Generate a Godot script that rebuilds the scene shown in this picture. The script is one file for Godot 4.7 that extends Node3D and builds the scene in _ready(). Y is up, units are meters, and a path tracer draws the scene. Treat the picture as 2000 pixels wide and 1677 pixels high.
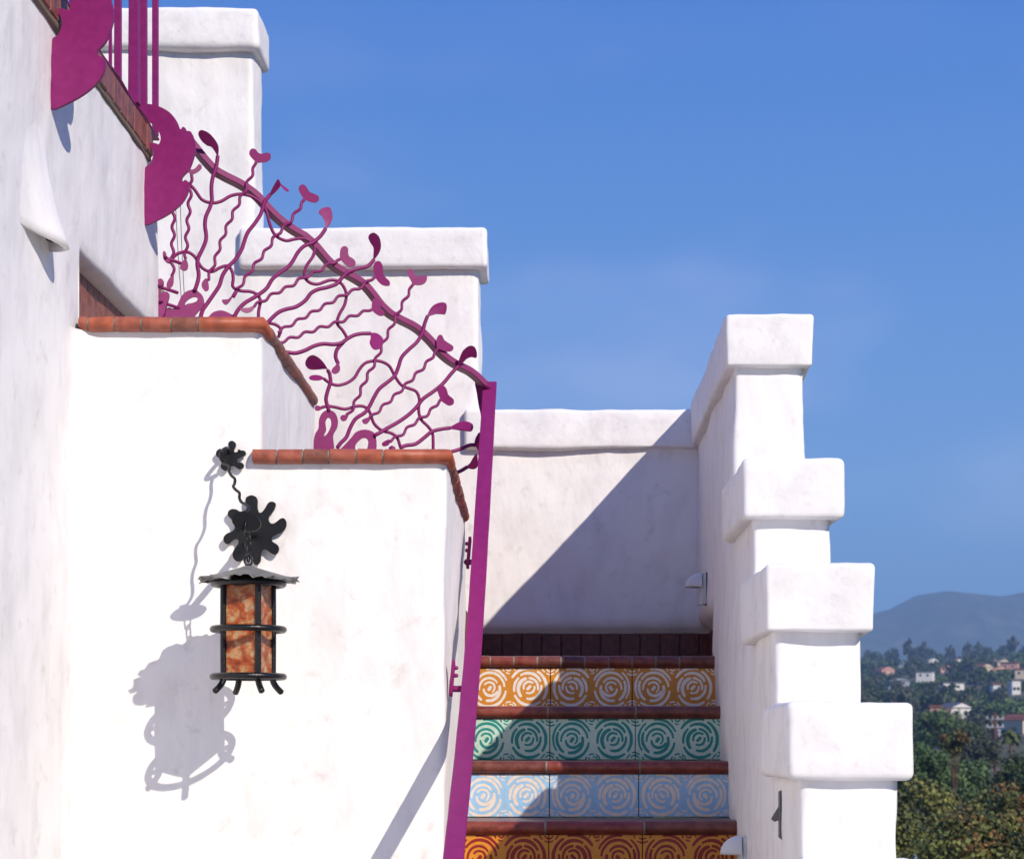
extends Node3D
# A white plastered outdoor stair with tiled risers, a purple wrought railing and a hanging lantern, above a hillside town.
# Metres; v(x, y, d): x to the right, y above eye level, d ahead of the camera, which stands 10 m above the street.

const EYE := 10.0
const TOP_RAIL_LINE := [
	[-1.286, 2.078, -1.269, 2.056, -1.251, 2.035, -1.23, 2.008, -1.202, 1.978, -1.187, 1.965, -1.151, 1.948, -1.112, 1.932, -1.084, 1.916, -1.052, 1.892, -1.024, 1.862, -0.9965, 1.835, -0.9643, 1.809, -0.9321, 1.789, -0.8997, 1.773, -0.8971, 1.771, -0.8666, 1.747, -0.8411, 1.718, -0.8104, 1.686, -0.7693, 1.661, -0.728, 1.641, -0.6969, 1.622, -0.6657, 1.587, -0.6396, 1.554, -0.6081, 1.527, -0.5713, 1.509, -0.529, 1.491, -0.4972, 1.469, -0.4652, 1.439, -0.4331, 1.403, -0.4009, 1.378, -0.3685, 1.361, -0.3306, 1.345, -0.3035, 1.325, -0.2789, 1.302],
]
const STEMS := [
	[-1.176, 2.011, -1.181, 1.974, -1.191, 1.939, -1.196, 1.909, -1.196, 1.88, -1.195, 1.855, -1.202, 1.829, -1.214, 1.798, -1.217, 1.768, -1.213, 1.735, -1.216, 1.71, -1.228, 1.679, -1.239, 1.653, -1.241, 1.628, -1.237, 1.603, -1.239, 1.577, -1.249, 1.543],
	[-1.006, 1.899, -1.026, 1.869, -1.031, 1.85, -1.038, 1.826, -1.056, 1.794, -1.08, 1.758, -1.092, 1.723, -1.1, 1.697, -1.12, 1.661, -1.143, 1.633, -1.161, 1.602, -1.171, 1.567, -1.191, 1.532, -1.21, 1.501, -1.224, 1.478, -1.23, 1.457, -1.234, 1.44],
	[-0.8231, 1.801, -0.8386, 1.775, -0.8549, 1.757, -0.8712, 1.744, -0.8956, 1.731, -0.9159, 1.707, -0.9321, 1.676, -0.9482, 1.653, -0.9764, 1.629, -1, 1.605, -1.017, 1.574, -1.036, 1.555, -1.06, 1.536, -1.088, 1.516, -1.108, 1.493, -1.12, 1.471, -1.126, 1.449],
	[-0.6605, 1.708, -0.6813, 1.683, -0.7125, 1.672, -0.7436, 1.658, -0.759, 1.646, -0.7771, 1.622, -0.7899, 1.608, -0.8207, 1.594, -0.8462, 1.586, -0.8717, 1.57, -0.892, 1.541, -0.9224, 1.517, -0.9539, 1.506, -0.9813, 1.491, -1.013, 1.456, -1.027, 1.431],
	[-0.6709, 1.446, -0.7021, 1.443, -0.728, 1.435, -0.7513, 1.42, -0.7693, 1.405, -0.7951, 1.397, -0.8309, 1.396, -0.8615, 1.386, -0.892, 1.368, -0.9224, 1.356, -0.9448, 1.356, -0.9722, 1.356],
	[-0.4759, 1.526, -0.4865, 1.497, -0.4945, 1.464, -0.5131, 1.429, -0.5423, 1.399, -0.566, 1.37, -0.5766, 1.337, -0.5898, 1.303, -0.6134, 1.279, -0.6422, 1.253, -0.6605, 1.221, -0.6761, 1.188, -0.6917, 1.165, -0.7229, 1.141, -0.741, 1.108, -0.7539, 1.074, -0.7719, 1.054, -0.7848, 1.035],
	[-0.3685, 1.356, -0.3955, 1.323, -0.4224, 1.288, -0.4545, 1.258, -0.4918, 1.228, -0.5131, 1.199, -0.5396, 1.17, -0.5766, 1.14, -0.6134, 1.116, -0.6396, 1.098, -0.6579, 1.087],
	[-0.3955, 1.131, -0.4331, 1.123, -0.4625, 1.112, -0.4918, 1.086, -0.5184, 1.065, -0.5502, 1.058, -0.5713, 1.048],
	[-0.8181, 1.306, -0.8115, 1.296, -0.8074, 1.27, -0.8094, 1.259, -0.8181, 1.231, -0.8232, 1.204, -0.8181, 1.18, -0.813, 1.163],
	[-0.7601, 1.414, -0.7693, 1.403, -0.7873, 1.379, -0.7909, 1.352, -0.7822, 1.332],
	[-1.116, 1.558, -1.12, 1.549, -1.128, 1.534],
	[-0.3974, 1.045, -0.3793, 1.051, -0.3611, 1.058, -0.3399, 1.069, -0.3247, 1.075, -0.311, 1.075],
	[-0.3883, 0.9671, -0.3657, 0.9761, -0.349, 0.9863, -0.3369, 0.9948],
]
const SNAKES := [
	[-1.283, 1.914, -1.265, 1.903, -1.249, 1.886, -1.23, 1.859, -1.21, 1.851, -1.187, 1.851, -1.163, 1.861, -1.136, 1.881, -1.104, 1.891, -1.072, 1.888, -1.048, 1.876, -1.03, 1.859, -1.019, 1.837, -1.013, 1.812, -1.002, 1.779, -0.9865, 1.757, -0.9563, 1.746, -0.9321, 1.753, -0.9037, 1.76, -0.8794, 1.754, -0.8639, 1.741, -0.8611, 1.726, -0.8672, 1.7, -0.8875, 1.667, -0.8956, 1.637, -0.8916, 1.62, -0.8753, 1.607, -0.8509, 1.605, -0.8222, 1.618, -0.8053, 1.624, -0.7822, 1.622, -0.7642, 1.605, -0.7549, 1.576, -0.7616, 1.54, -0.7796, 1.504, -0.7858, 1.473, -0.7693, 1.453, -0.7565, 1.433, -0.7513, 1.42],
	[-1.33, 1.637, -1.321, 1.647, -1.307, 1.663, -1.284, 1.673, -1.265, 1.671, -1.249, 1.658, -1.239, 1.64, -1.226, 1.623, -1.206, 1.614, -1.191, 1.616, -1.171, 1.63, -1.151, 1.639, -1.14, 1.636, -1.13, 1.618, -1.128, 1.593, -1.13, 1.571, -1.116, 1.56, -1.096, 1.557, -1.072, 1.558, -1.052, 1.551, -1.04, 1.533, -1.042, 1.512, -1.046, 1.49, -1.046, 1.456],
	[-0.8309, 1.276, -0.8104, 1.262, -0.7848, 1.256, -0.7539, 1.266, -0.728, 1.287, -0.7125, 1.315, -0.6917, 1.341, -0.6605, 1.352, -0.6344, 1.351, -0.6081, 1.337, -0.5898, 1.303, -0.566, 1.272, -0.5396, 1.263, -0.5158, 1.254, -0.5051, 1.227, -0.5078, 1.189, -0.4998, 1.156, -0.4759, 1.133, -0.4598, 1.11, -0.4572, 1.083, -0.4572, 1.05],
	[-0.8462, 1.17, -0.8207, 1.18, -0.7951, 1.179, -0.759, 1.174, -0.728, 1.185, -0.7021, 1.189, -0.6813, 1.179, -0.6709, 1.156, -0.6605, 1.129, -0.6344, 1.107, -0.6029, 1.1, -0.5819, 1.085, -0.5713, 1.053],
	[-1.027, 1.448, -1.013, 1.454, -0.9903, 1.451, -0.9744, 1.44, -0.9744, 1.426, -0.9813, 1.408],
]
const WAVES := [
	[-1.259, 1.938, -1.26, 1.914, -1.262, 1.893, -1.265, 1.847, -1.269, 1.784, -1.274, 1.72, -1.276, 1.674, -1.278, 1.647],
	[-1.316, 1.841, -1.316, 1.758, -1.318, 1.691, -1.32, 1.645, -1.318, 1.616, -1.318, 1.584],
	[-1.052, 2.003, -1.072, 1.945, -1.098, 1.881, -1.136, 1.794, -1.165, 1.715, -1.183, 1.654, -1.196, 1.615, -1.209, 1.582],
	[-0.8936, 1.893, -0.9361, 1.82, -0.9865, 1.757, -1.017, 1.705, -1.06, 1.642, -1.096, 1.583, -1.112, 1.558],
	[-0.774, 1.697, -0.8048, 1.68, -0.8588, 1.641, -0.8979, 1.62, -0.9402, 1.587, -0.9925, 1.555, -1.038, 1.521, -1.06, 1.505],
	[-0.6553, 1.648, -0.7177, 1.598, -0.7642, 1.572, -0.8411, 1.519, -0.9224, 1.464, -0.9539, 1.442, -0.9813, 1.425],
	[-0.6673, 1.53, -0.7229, 1.506, -0.7771, 1.477, -0.8411, 1.45, -0.9224, 1.412, -0.9585, 1.396, -0.9903, 1.383],
	[-0.5264, 1.633, -0.5608, 1.562, -0.5924, 1.493, -0.6239, 1.425, -0.6527, 1.355, -0.6865, 1.285, -0.7177, 1.212, -0.741, 1.162, -0.7497, 1.15],
	[-0.4411, 1.409, -0.4812, 1.352, -0.529, 1.297, -0.5819, 1.238, -0.6344, 1.185, -0.6735, 1.146],
	[-0.4288, 1.23, -0.4759, 1.175, -0.5237, 1.138, -0.5713, 1.092, -0.6071, 1.07],
]
const LEAVES := [
	[0, 0, [-1.259, 1.936, -1.269, 1.941, -1.281, 1.945, -1.28, 1.954, -1.269, 1.957, -1.257, 1.952, -1.245, 1.96, -1.236, 1.973, -1.228, 1.971, -1.228, 1.96, -1.237, 1.949, -1.251, 1.939]],
	[0.1, 0, [-1.05, 2.003, -1.064, 2.014, -1.073, 2.025, -1.072, 2.038, -1.064, 2.047, -1.052, 2.045, -1.044, 2.035, -1.032, 2.033, -1.017, 2.039, -1.005, 2.036, -1.005, 2.021, -1.017, 2.009, -1.032, 2.005]],
	[0.1, 0, [-0.8936, 1.894, -0.9058, 1.909, -0.9119, 1.924, -0.9098, 1.935, -0.9017, 1.942, -0.8916, 1.941, -0.8834, 1.931, -0.8753, 1.919, -0.859, 1.915, -0.846, 1.908, -0.8468, 1.895, -0.859, 1.886, -0.8753, 1.887]],
	[0, 0, [-0.774, 1.697, -0.7757, 1.708, -0.7752, 1.719, -0.7728, 1.733, -0.7653, 1.742, -0.7554, 1.744, -0.748, 1.737, -0.748, 1.722, -0.743, 1.709, -0.7306, 1.703, -0.7232, 1.693, -0.7244, 1.681, -0.7331, 1.674, -0.7455, 1.673, -0.7604, 1.682]],
	[0.12, 0, [-0.6563, 1.645, -0.6615, 1.666, -0.6605, 1.688, -0.6527, 1.699, -0.6396, 1.701, -0.6302, 1.688, -0.6281, 1.661, -0.6186, 1.646, -0.6071, 1.636, -0.6081, 1.622, -0.6239, 1.619, -0.6396, 1.625]],
	[0.05, 0, [-0.6673, 1.53, -0.6657, 1.56, -0.6579, 1.57, -0.6422, 1.565, -0.6344, 1.555, -0.637, 1.538, -0.6265, 1.528, -0.6249, 1.516, -0.637, 1.51, -0.6527, 1.515]],
	[0, 0, [-0.5248, 1.632, -0.5343, 1.646, -0.5465, 1.672, -0.537, 1.687, -0.5264, 1.682, -0.5184, 1.667, -0.5025, 1.664, -0.4839, 1.67, -0.4775, 1.66, -0.4839, 1.643, -0.4998, 1.633]],
	[0.05, 0, [-0.4427, 1.413, -0.4449, 1.429, -0.4438, 1.446, -0.4358, 1.459, -0.425, 1.459, -0.417, 1.443, -0.4009, 1.433, -0.3858, 1.423, -0.3901, 1.408, -0.4089, 1.403, -0.4304, 1.408]],
	[0.15, 0, [-0.4304, 1.228, -0.4384, 1.249, -0.4411, 1.259, -0.4358, 1.275, -0.4197, 1.278, -0.4089, 1.267, -0.4035, 1.248, -0.3847, 1.233, -0.3858, 1.217, -0.4009, 1.21, -0.417, 1.217]],
	[0, 0, [-1.278, 1.649, -1.27, 1.629, -1.272, 1.612, -1.282, 1.605, -1.294, 1.61, -1.294, 1.62, -1.286, 1.636]],
	[0, 0, [-1.318, 1.589, -1.315, 1.574, -1.318, 1.553, -1.33, 1.539, -1.337, 1.547, -1.334, 1.564]],
	[0, 0, [-1.209, 1.585, -1.204, 1.56, -1.206, 1.547, -1.216, 1.542, -1.225, 1.554, -1.226, 1.568, -1.218, 1.582]],
	[0, 0, [-1.126, 1.538, -1.136, 1.516, -1.149, 1.502, -1.159, 1.507, -1.161, 1.518, -1.143, 1.521, -1.132, 1.533]],
	[-0.1, 0, [-1.057, 1.508, -1.064, 1.489, -1.082, 1.479, -1.1, 1.485, -1.1, 1.494, -1.076, 1.498]],
	[0, 0, [-0.7461, 1.156, -0.7539, 1.134, -0.7668, 1.129, -0.7745, 1.138, -0.7693, 1.149, -0.7565, 1.152]],
	[0, 0, [-0.6709, 1.149, -0.6813, 1.128, -0.6943, 1.124, -0.7011, 1.135, -0.6917, 1.143]],
	[0.2, 0, [-0.6045, 1.074, -0.6108, 1.056, -0.6291, 1.05, -0.6333, 1.06, -0.6186, 1.071]],
	[0, 0, [-0.7848, 1.336, -0.7755, 1.321, -0.7771, 1.304, -0.7899, 1.293, -0.8027, 1.297, -0.8002, 1.311, -0.7899, 1.322]],
	[0, 0, [-0.8411, 1.175, -0.837, 1.168, -0.8437, 1.161, -0.8564, 1.16, -0.859, 1.172, -0.8513, 1.178]],
	[0.9, 0.3, [-1.176, 2.009, -1.17, 2.026, -1.17, 2.039, -1.179, 2.054, -1.195, 2.067, -1.214, 2.071, -1.225, 2.065, -1.227, 2.055, -1.22, 2.043, -1.206, 2.034, -1.193, 2.032, -1.185, 2.024]],
	[0.7, 0.2, [-1.008, 1.895, -0.9925, 1.921, -0.9744, 1.942, -0.9684, 1.928, -0.9784, 1.914, -0.9985, 1.897]],
	[-0.6, -0.2, [-0.9744, 1.941, -0.9603, 1.929, -0.9434, 1.917, -0.9474, 1.909, -0.9583, 1.915, -0.9692, 1.927]],
	[-0.25, -0.25, [-0.8222, 1.799, -0.8263, 1.82, -0.8366, 1.844, -0.8488, 1.856, -0.8427, 1.872, -0.8222, 1.883, -0.81, 1.88, -0.8038, 1.861, -0.8026, 1.84, -0.81, 1.817]],
	[0.6, 0.5, [-0.6615, 1.707, -0.6422, 1.728, -0.6333, 1.75, -0.637, 1.774, -0.6527, 1.785, -0.6683, 1.78, -0.6746, 1.769, -0.6683, 1.755, -0.6594, 1.742, -0.6615, 1.72]],
	[-0.8, -0.6, [-0.672, 1.444, -0.6553, 1.45, -0.637, 1.44, -0.6265, 1.422, -0.6317, 1.397, -0.6448, 1.384, -0.6605, 1.384, -0.6725, 1.405, -0.6699, 1.427]],
	[-0.3, 0.8, [-0.4759, 1.524, -0.4705, 1.545, -0.4545, 1.566, -0.4304, 1.576, -0.4116, 1.573, -0.4079, 1.556, -0.4143, 1.534, -0.4277, 1.534, -0.4465, 1.534, -0.4625, 1.528]],
	[0.8, 0.3, [-0.3685, 1.355, -0.3631, 1.378, -0.3496, 1.402, -0.3279, 1.417, -0.3089, 1.416, -0.3007, 1.4, -0.3035, 1.383, -0.3198, 1.385, -0.3388, 1.378, -0.355, 1.362]],
	[-0.8, 0.9, [-0.3982, 1.129, -0.3739, 1.151, -0.3469, 1.159, -0.3198, 1.149, -0.3143, 1.13, -0.3225, 1.116, -0.3415, 1.118, -0.3685, 1.122]],
	[0.9, 0.3, [-0.8094, 1.294, -0.8207, 1.306, -0.8462, 1.302, -0.8742, 1.3, -0.887, 1.312, -0.8793, 1.331, -0.8615, 1.342, -0.8411, 1.337, -0.8232, 1.32]],
	[-0.9, -0.4, [-0.8284, 1.275, -0.8462, 1.264, -0.8717, 1.265, -0.8793, 1.275, -0.8692, 1.285, -0.8462, 1.286]],
	[0.9, 0.2, [-0.3119, 1.074, -0.3089, 1.089, -0.3034, 1.101, -0.2912, 1.114, -0.2882, 1.085, -0.2973, 1.058, -0.3049, 1.066]],
	[0.9, 0.2, [-0.3384, 0.9932, -0.3262, 1.006, -0.3156, 1.022, -0.3019, 1.036, -0.2979, 1.016, -0.301, 0.9944, -0.3186, 0.9866]],
]
const LOOPS := [
	[[-1.349, 1.431, -1.347, 1.45, -1.336, 1.477, -1.32, 1.476, -1.309, 1.481, -1.301, 1.501, -1.291, 1.523, -1.276, 1.539, -1.26, 1.546, -1.25, 1.552, -1.24, 1.542, -1.229, 1.533, -1.223, 1.519, -1.221, 1.498, -1.229, 1.486, -1.242, 1.47, -1.25, 1.459, -1.26, 1.439], [-1.285, 1.489, -1.28, 1.503, -1.268, 1.515, -1.254, 1.522, -1.242, 1.519, -1.245, 1.508, -1.258, 1.501, -1.274, 1.496]],
	[[-1.209, 1.444, -1.203, 1.463, -1.189, 1.477, -1.168, 1.484, -1.15, 1.481, -1.134, 1.474, -1.124, 1.471, -1.122, 1.452], []],
	[[-0.8615, 1.019, -0.8615, 1.073, -0.8488, 1.1, -0.8462, 1.133, -0.8335, 1.158, -0.813, 1.167, -0.7925, 1.158, -0.7837, 1.132, -0.7873, 1.105, -0.8002, 1.077, -0.8002, 1.023], [-0.8309, 1.077, -0.8232, 1.097, -0.8258, 1.123, -0.8181, 1.14, -0.8079, 1.133, -0.8063, 1.114, -0.813, 1.095, -0.8232, 1.078]],
	[[-0.7796, 1.024, -0.7642, 1.044, -0.7384, 1.075, -0.7229, 1.095, -0.6969, 1.106, -0.6709, 1.103, -0.6553, 1.086, -0.6553, 1.032, -0.6839, 1.03, -0.6824, 1.049, -0.6813, 1.066, -0.6891, 1.076, -0.7021, 1.075, -0.7177, 1.061, -0.7255, 1.047, -0.7306, 1.027], []],
]
const END_STRIP := [
	[-0.3141, 1.328, -0.279, 1.303, -0.2805, 1.278, -0.2845, 1.234, -0.2882, 1.181, -0.2927, 1.202, -0.2998, 1.233, -0.3065, 1.276],
]
const CLAMPS := [
	[-1.363, 1.508, -1.364, 1.549, -1.361, 1.562, -1.353, 1.568, -1.346, 1.564, -1.345, 1.549, -1.352, 1.542, -1.354, 1.525, -1.355, 1.51],
	[-1.372, 1.438, -1.375, 1.467, -1.372, 1.486, -1.363, 1.499, -1.355, 1.508, -1.349, 1.521, -1.34, 1.525, -1.329, 1.523, -1.327, 1.511, -1.333, 1.485, -1.336, 1.474, -1.345, 1.44],
	[-1.345, 1.658, -1.339, 1.661, -1.336, 1.648, -1.326, 1.639, -1.324, 1.626, -1.332, 1.624, -1.34, 1.629, -1.345, 1.641],
]
const PLATE := [
	[-0.03805, 2.094, 0.005988, 2.095, 0.04684, 2.087, 0.08316, 2.067, 0.1059, 2.04, 0.1186, 2.011, 0.1263, 2.019, 0.1354, 2.015, 0.1399, 2.006, 0.1535, 2.003, 0.1649, 1.978, 0.1685, 1.947, 0.1603, 1.91, 0.1467, 1.878, 0.1263, 1.856, 0.1249, 1.843, 0.1354, 1.838, 0.1458, 1.826, 0.1431, 1.801, 0.124, 1.769, 0.0877, 1.738, 0.0423, 1.713, -0.0008214, 1.699, -0.001729, 1.756, 0.001448, 1.847, 0.003718, 1.885, 0.01961, 1.897, 0.02959, 1.924, 0.02778, 1.942, 0.01416, 1.965, 0.0355, 1.966, 0.04775, 1.962, 0.05411, 1.978, 0.05138, 1.996, 0.03777, 2.019, 0.01507, 2.037, -0.01671, 2.047, -0.04395, 2.046],
]
const SPLAT_LARGE := [
	[-0.8869, 0.6833, -0.8799, 0.6925, -0.8683, 0.6953, -0.8567, 0.6902, -0.8525, 0.6786, -0.8532, 0.6624, -0.8498, 0.6485, -0.8428, 0.6462, -0.8335, 0.6554, -0.8242, 0.6717, -0.815, 0.6775, -0.8045, 0.6751, -0.8017, 0.667, -0.808, 0.6508, -0.8196, 0.6369, -0.8219, 0.6253, -0.815, 0.616, -0.8034, 0.6172, -0.7895, 0.6288, -0.7779, 0.6304, -0.7714, 0.6183, -0.7744, 0.6021, -0.7848, 0.5905, -0.8034, 0.5847, -0.8126, 0.5766, -0.8115, 0.5661, -0.7964, 0.5557, -0.7925, 0.5418, -0.801, 0.529, -0.815, 0.5325, -0.8266, 0.5418, -0.8382, 0.5429, -0.8428, 0.5325, -0.844, 0.5116, -0.8521, 0.5, -0.8613, 0.5012, -0.8671, 0.5163, -0.8776, 0.5302, -0.8869, 0.5279, -0.8938, 0.5163, -0.9008, 0.5093, -0.9147, 0.5116, -0.9228, 0.5256, -0.9193, 0.5418, -0.9077, 0.558, -0.9066, 0.5696, -0.9147, 0.5731, -0.924, 0.5685, -0.9309, 0.5603, -0.9402, 0.558, -0.9483, 0.5673, -0.9472, 0.5789, -0.9379, 0.5882, -0.924, 0.594, -0.917, 0.6021, -0.9193, 0.6183, -0.9286, 0.6299, -0.9363, 0.6392, -0.9344, 0.6508, -0.9251, 0.6566, -0.9124, 0.6554, -0.8985, 0.6485, -0.8869, 0.6531, -0.8845, 0.6647],
]
const SPLAT_SMALL := [
	[-0.9356, 0.8387, -0.9309, 0.8468, -0.9217, 0.8479, -0.9142, 0.841, -0.9147, 0.8317, -0.9193, 0.8224, -0.917, 0.8155, -0.9077, 0.8178, -0.8985, 0.8213, -0.8892, 0.8201, -0.8857, 0.8131, -0.8892, 0.8062, -0.8985, 0.8034, -0.9089, 0.7992, -0.9124, 0.7923, -0.9077, 0.7865, -0.8985, 0.7876, -0.892, 0.7818, -0.8938, 0.7714, -0.9031, 0.7686, -0.9124, 0.7726, -0.9193, 0.7784, -0.9298, 0.7765, -0.9367, 0.7668, -0.9448, 0.7644, -0.9541, 0.7702, -0.9564, 0.7784, -0.9518, 0.7899, -0.9518, 0.7992, -0.9611, 0.8004, -0.9685, 0.8062, -0.9692, 0.8166, -0.9622, 0.8243, -0.9518, 0.8243, -0.9425, 0.8178, -0.9344, 0.8201, -0.9321, 0.8294],
]
const HANGER_ROD := [-0.9454, 0.7823, 5.15, -0.938, 0.7765, 5.135, -0.9249, 0.7708, 5.119, -0.9175, 0.7616, 5.104, -0.9159, 0.748, 5.089, -0.9063, 0.7344, 5.073, -0.8946, 0.7231, 5.058, -0.893, 0.7074, 5.043, -0.8936, 0.6985, 5.027, -0.8842, 0.6874, 5.012, -0.8714, 0.6763, 4.997, -0.8687, 0.6609, 4.981, -0.8605, 0.6477, 4.966, -0.8468, 0.6391, 4.951, -0.8375, 0.6283, 4.935, -0.8393, 0.6175, 4.92, -0.8459, 0.6149, 4.92, -0.8591, 0.6109, 4.92]
const HANDRAIL_LINE := [1.316, 6.75, 1.001, 6.38, 0.6694, 5.98, 0.3733, 5.6, 0.2129, 5.36, 0.1305, 5.22, 0.04225, 5.07, -0.041, 4.92, -0.1925, 4.62, -0.2806, 4.45]


var M := {}
var used := {}
var bumps := FastNoiseLite.new()
var rng := RandomNumberGenerator.new()


func v(x: float, y: float, d: float) -> Vector3:
	return Vector3(x, EYE + y, -d)


# ---------------------------------------------------------------- nodes

func numbered(called: String) -> String:
	if not used.has(called):
		used[called] = 0
		return called
	used[called] += 1
	return "%s_%03d" % [called, used[called]]


func tag(o: Node, label: String, category: String, group := "") -> void:
	o.set_meta("label", label)
	o.set_meta("category", category)
	if group:
		o.set_meta("group", group)


func thing(called: String, label: String, category: String, at := Vector3.ZERO, group := "") -> Node3D:
	var o := Node3D.new()
	o.name = numbered(called)
	add_child(o)
	o.position = at
	tag(o, label, category, group)
	return o


func part(called: String, st: SurfaceTool, m: Material, parent: Node3D, label := "") -> MeshInstance3D:
	st.generate_normals()
	return put(called, st.commit(), m, parent, Transform3D(Basis(), -parent.global_position if parent != self else Vector3.ZERO), label)


func put(called: String, mesh: Mesh, m: Material, parent: Node3D, where := Transform3D(), label := "") -> MeshInstance3D:
	var o := MeshInstance3D.new()
	o.name = numbered(called) if parent == self else called
	o.mesh = mesh
	o.material_override = m
	o.transform = where
	if label:
		o.set_meta("label", label)
	parent.add_child(o, true)
	return o


func setting(called: String, st: SurfaceTool, m: Material) -> MeshInstance3D:
	var o := part(called, st, m, self)
	o.set_meta("kind", "structure")
	return o


func copy(o: Node3D, at: Vector3, turn := 0.0, size := 1.0) -> Node3D:
	var c: Node3D = o.duplicate()
	var stem := String(o.name)
	if stem.length() > 4 and stem.substr(stem.length() - 3).is_valid_int():
		stem = stem.substr(0, stem.length() - 4)
	c.name = numbered(stem)
	add_child(c)
	c.transform = Transform3D(Basis(Vector3.UP, turn).scaled(Vector3.ONE * size), at)
	return c


# ---------------------------------------------------------------- shapes

func mb() -> SurfaceTool:
	var st := SurfaceTool.new()
	st.begin(Mesh.PRIMITIVE_TRIANGLES)
	st.set_smooth_group(0)
	return st


func tri(st: SurfaceTool, a: Vector3, b: Vector3, c: Vector3) -> void:
	st.add_vertex(a)
	st.add_vertex(b)
	st.add_vertex(c)


func quad(st: SurfaceTool, a: Vector3, b: Vector3, c: Vector3, d: Vector3) -> void:
	tri(st, a, b, c)
	tri(st, a, c, d)


func grid(st: SurfaceTool, rows: Array, wrap := false) -> void:
	for j in rows.size() - 1:
		var a: PackedVector3Array = rows[j]
		var b: PackedVector3Array = rows[j + 1]
		var n := a.size()
		for i in (n if wrap else n - 1):
			var k := (i + 1) % n
			quad(st, a[i], b[i], b[k], a[k])


func n3(p: Vector3, s: float) -> float:
	return bumps.get_noise_3d(p.x * s, p.y * s, p.z * s)


func trowel(p: Vector3, k: float) -> float:
	return k * (0.012 * n3(p, 1.5) + 0.0038 * n3(p + Vector3(7, 3, 1), 4.0) + 0.0007 * n3(p, 12.0) + 0.00025 * n3(p, 30.0))


# points of a plan (x, d) with rounded corners; straight runs are cut at whole multiples of step, so that neighbouring bands meet
func plan(points: Array, radii: Array, step: float) -> PackedVector2Array:
	var out := PackedVector2Array()
	var n := points.size()
	for i in n:
		var p: Vector2 = points[i]
		var a := p
		var b := p
		if i > 0 and i < n - 1 and radii[i] > 0.0:
			a = p + (points[i - 1] - p).normalized() * radii[i]
			b = p + (points[i + 1] - p).normalized() * radii[i]
		if i > 0:
			var from: Vector2 = out[out.size() - 1]
			var axis := 0 if absf(a.x - from.x) > absf(a.y - from.y) else 1
			var lo := minf(from[axis], a[axis])
			var hi := maxf(from[axis], a[axis])
			var cuts := []
			var t := ceilf(lo / step + 0.02) * step
			while t < hi - 0.002:
				if t > lo + 0.002:
					cuts.append(t)
				t += step
			if a[axis] < from[axis]:
				cuts.reverse()
			for c in cuts:
				var f: float = (c - from[axis]) / (a[axis] - from[axis])
				out.append(from.lerp(a, f))
		if a == b:
			out.append(p)
		else:
			for s in 7:
				var f := s / 6.0
				out.append(a.lerp(p, f).lerp(p.lerp(b, f), f))
	return out


func heights(a: float, b: float, step: float) -> Array:
	var out := [a]
	var t := ceilf(a / step + 0.02) * step
	while t < b - 0.002:
		if t > a + 0.002:
			out.append(t)
		t += step
	out.append(b)
	return out


# an upright plastered face over a plan, with the unevenness of hand trowelling
func wall(st: SurfaceTool, line: PackedVector2Array, ys: Array, k := 1.0, tweak: Variant = null) -> void:
	var rows := []
	var n := line.size()
	for y in ys:
		var row := PackedVector3Array()
		for i in n:
			var t := (line[mini(i + 1, n - 1)] - line[maxi(i - 1, 0)]).normalized()
			var p := Vector3(line[i].x, y, line[i].y)
			if tweak != null:
				p = tweak.call(p)
			var w := v(p.x, p.y, p.z)
			row.append(w + Vector3(t.y, 0, t.x) * trowel(w, k))
		rows.append(row)
	grid(st, rows)


# a block with rounded, uneven edges; corners given as (x, y, d)
func rbox(st: SurfaceTool, lo: Vector3, hi: Vector3, r: float, step: float, k: float) -> void:
	var a := v(lo.x, lo.y, hi.z)
	var b := v(hi.x, hi.y, lo.z)
	var cuts := []
	for axis in 3:
		var c := PackedFloat32Array([0.0, r * 0.3, r * 0.62, r])
		var inner: float = b[axis] - a[axis] - 2 * r
		var m := maxi(1, roundi(inner / step))
		for i in range(1, m):
			c.append(r + inner * i / m)
		c.append_array([r + inner, r + inner + r * 0.38, r + inner + r * 0.7, b[axis] - a[axis]])
		cuts.append(c)
	for axis in 3:
		var u := (axis + 1) % 3
		var w := (axis + 2) % 3
		for side in 2:
			var rows := []
			for cu in cuts[u]:
				var row := PackedVector3Array()
				for cw in cuts[w]:
					var p := Vector3()
					p[axis] = b[axis] if side else a[axis]
					p[u] = a[u] + cu
					p[w] = a[w] + cw
					var core := p.clamp(a + Vector3.ONE * r, b - Vector3.ONE * r)
					var nrm := (p - core).normalized()
					p = core + nrm * r
					row.append(p + nrm * trowel(p * 1.0 + Vector3(3, 0, 0), k) * 1.2)
				rows.append(row)
			if side == 0:
				rows.reverse()
			grid(st, rows)


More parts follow.
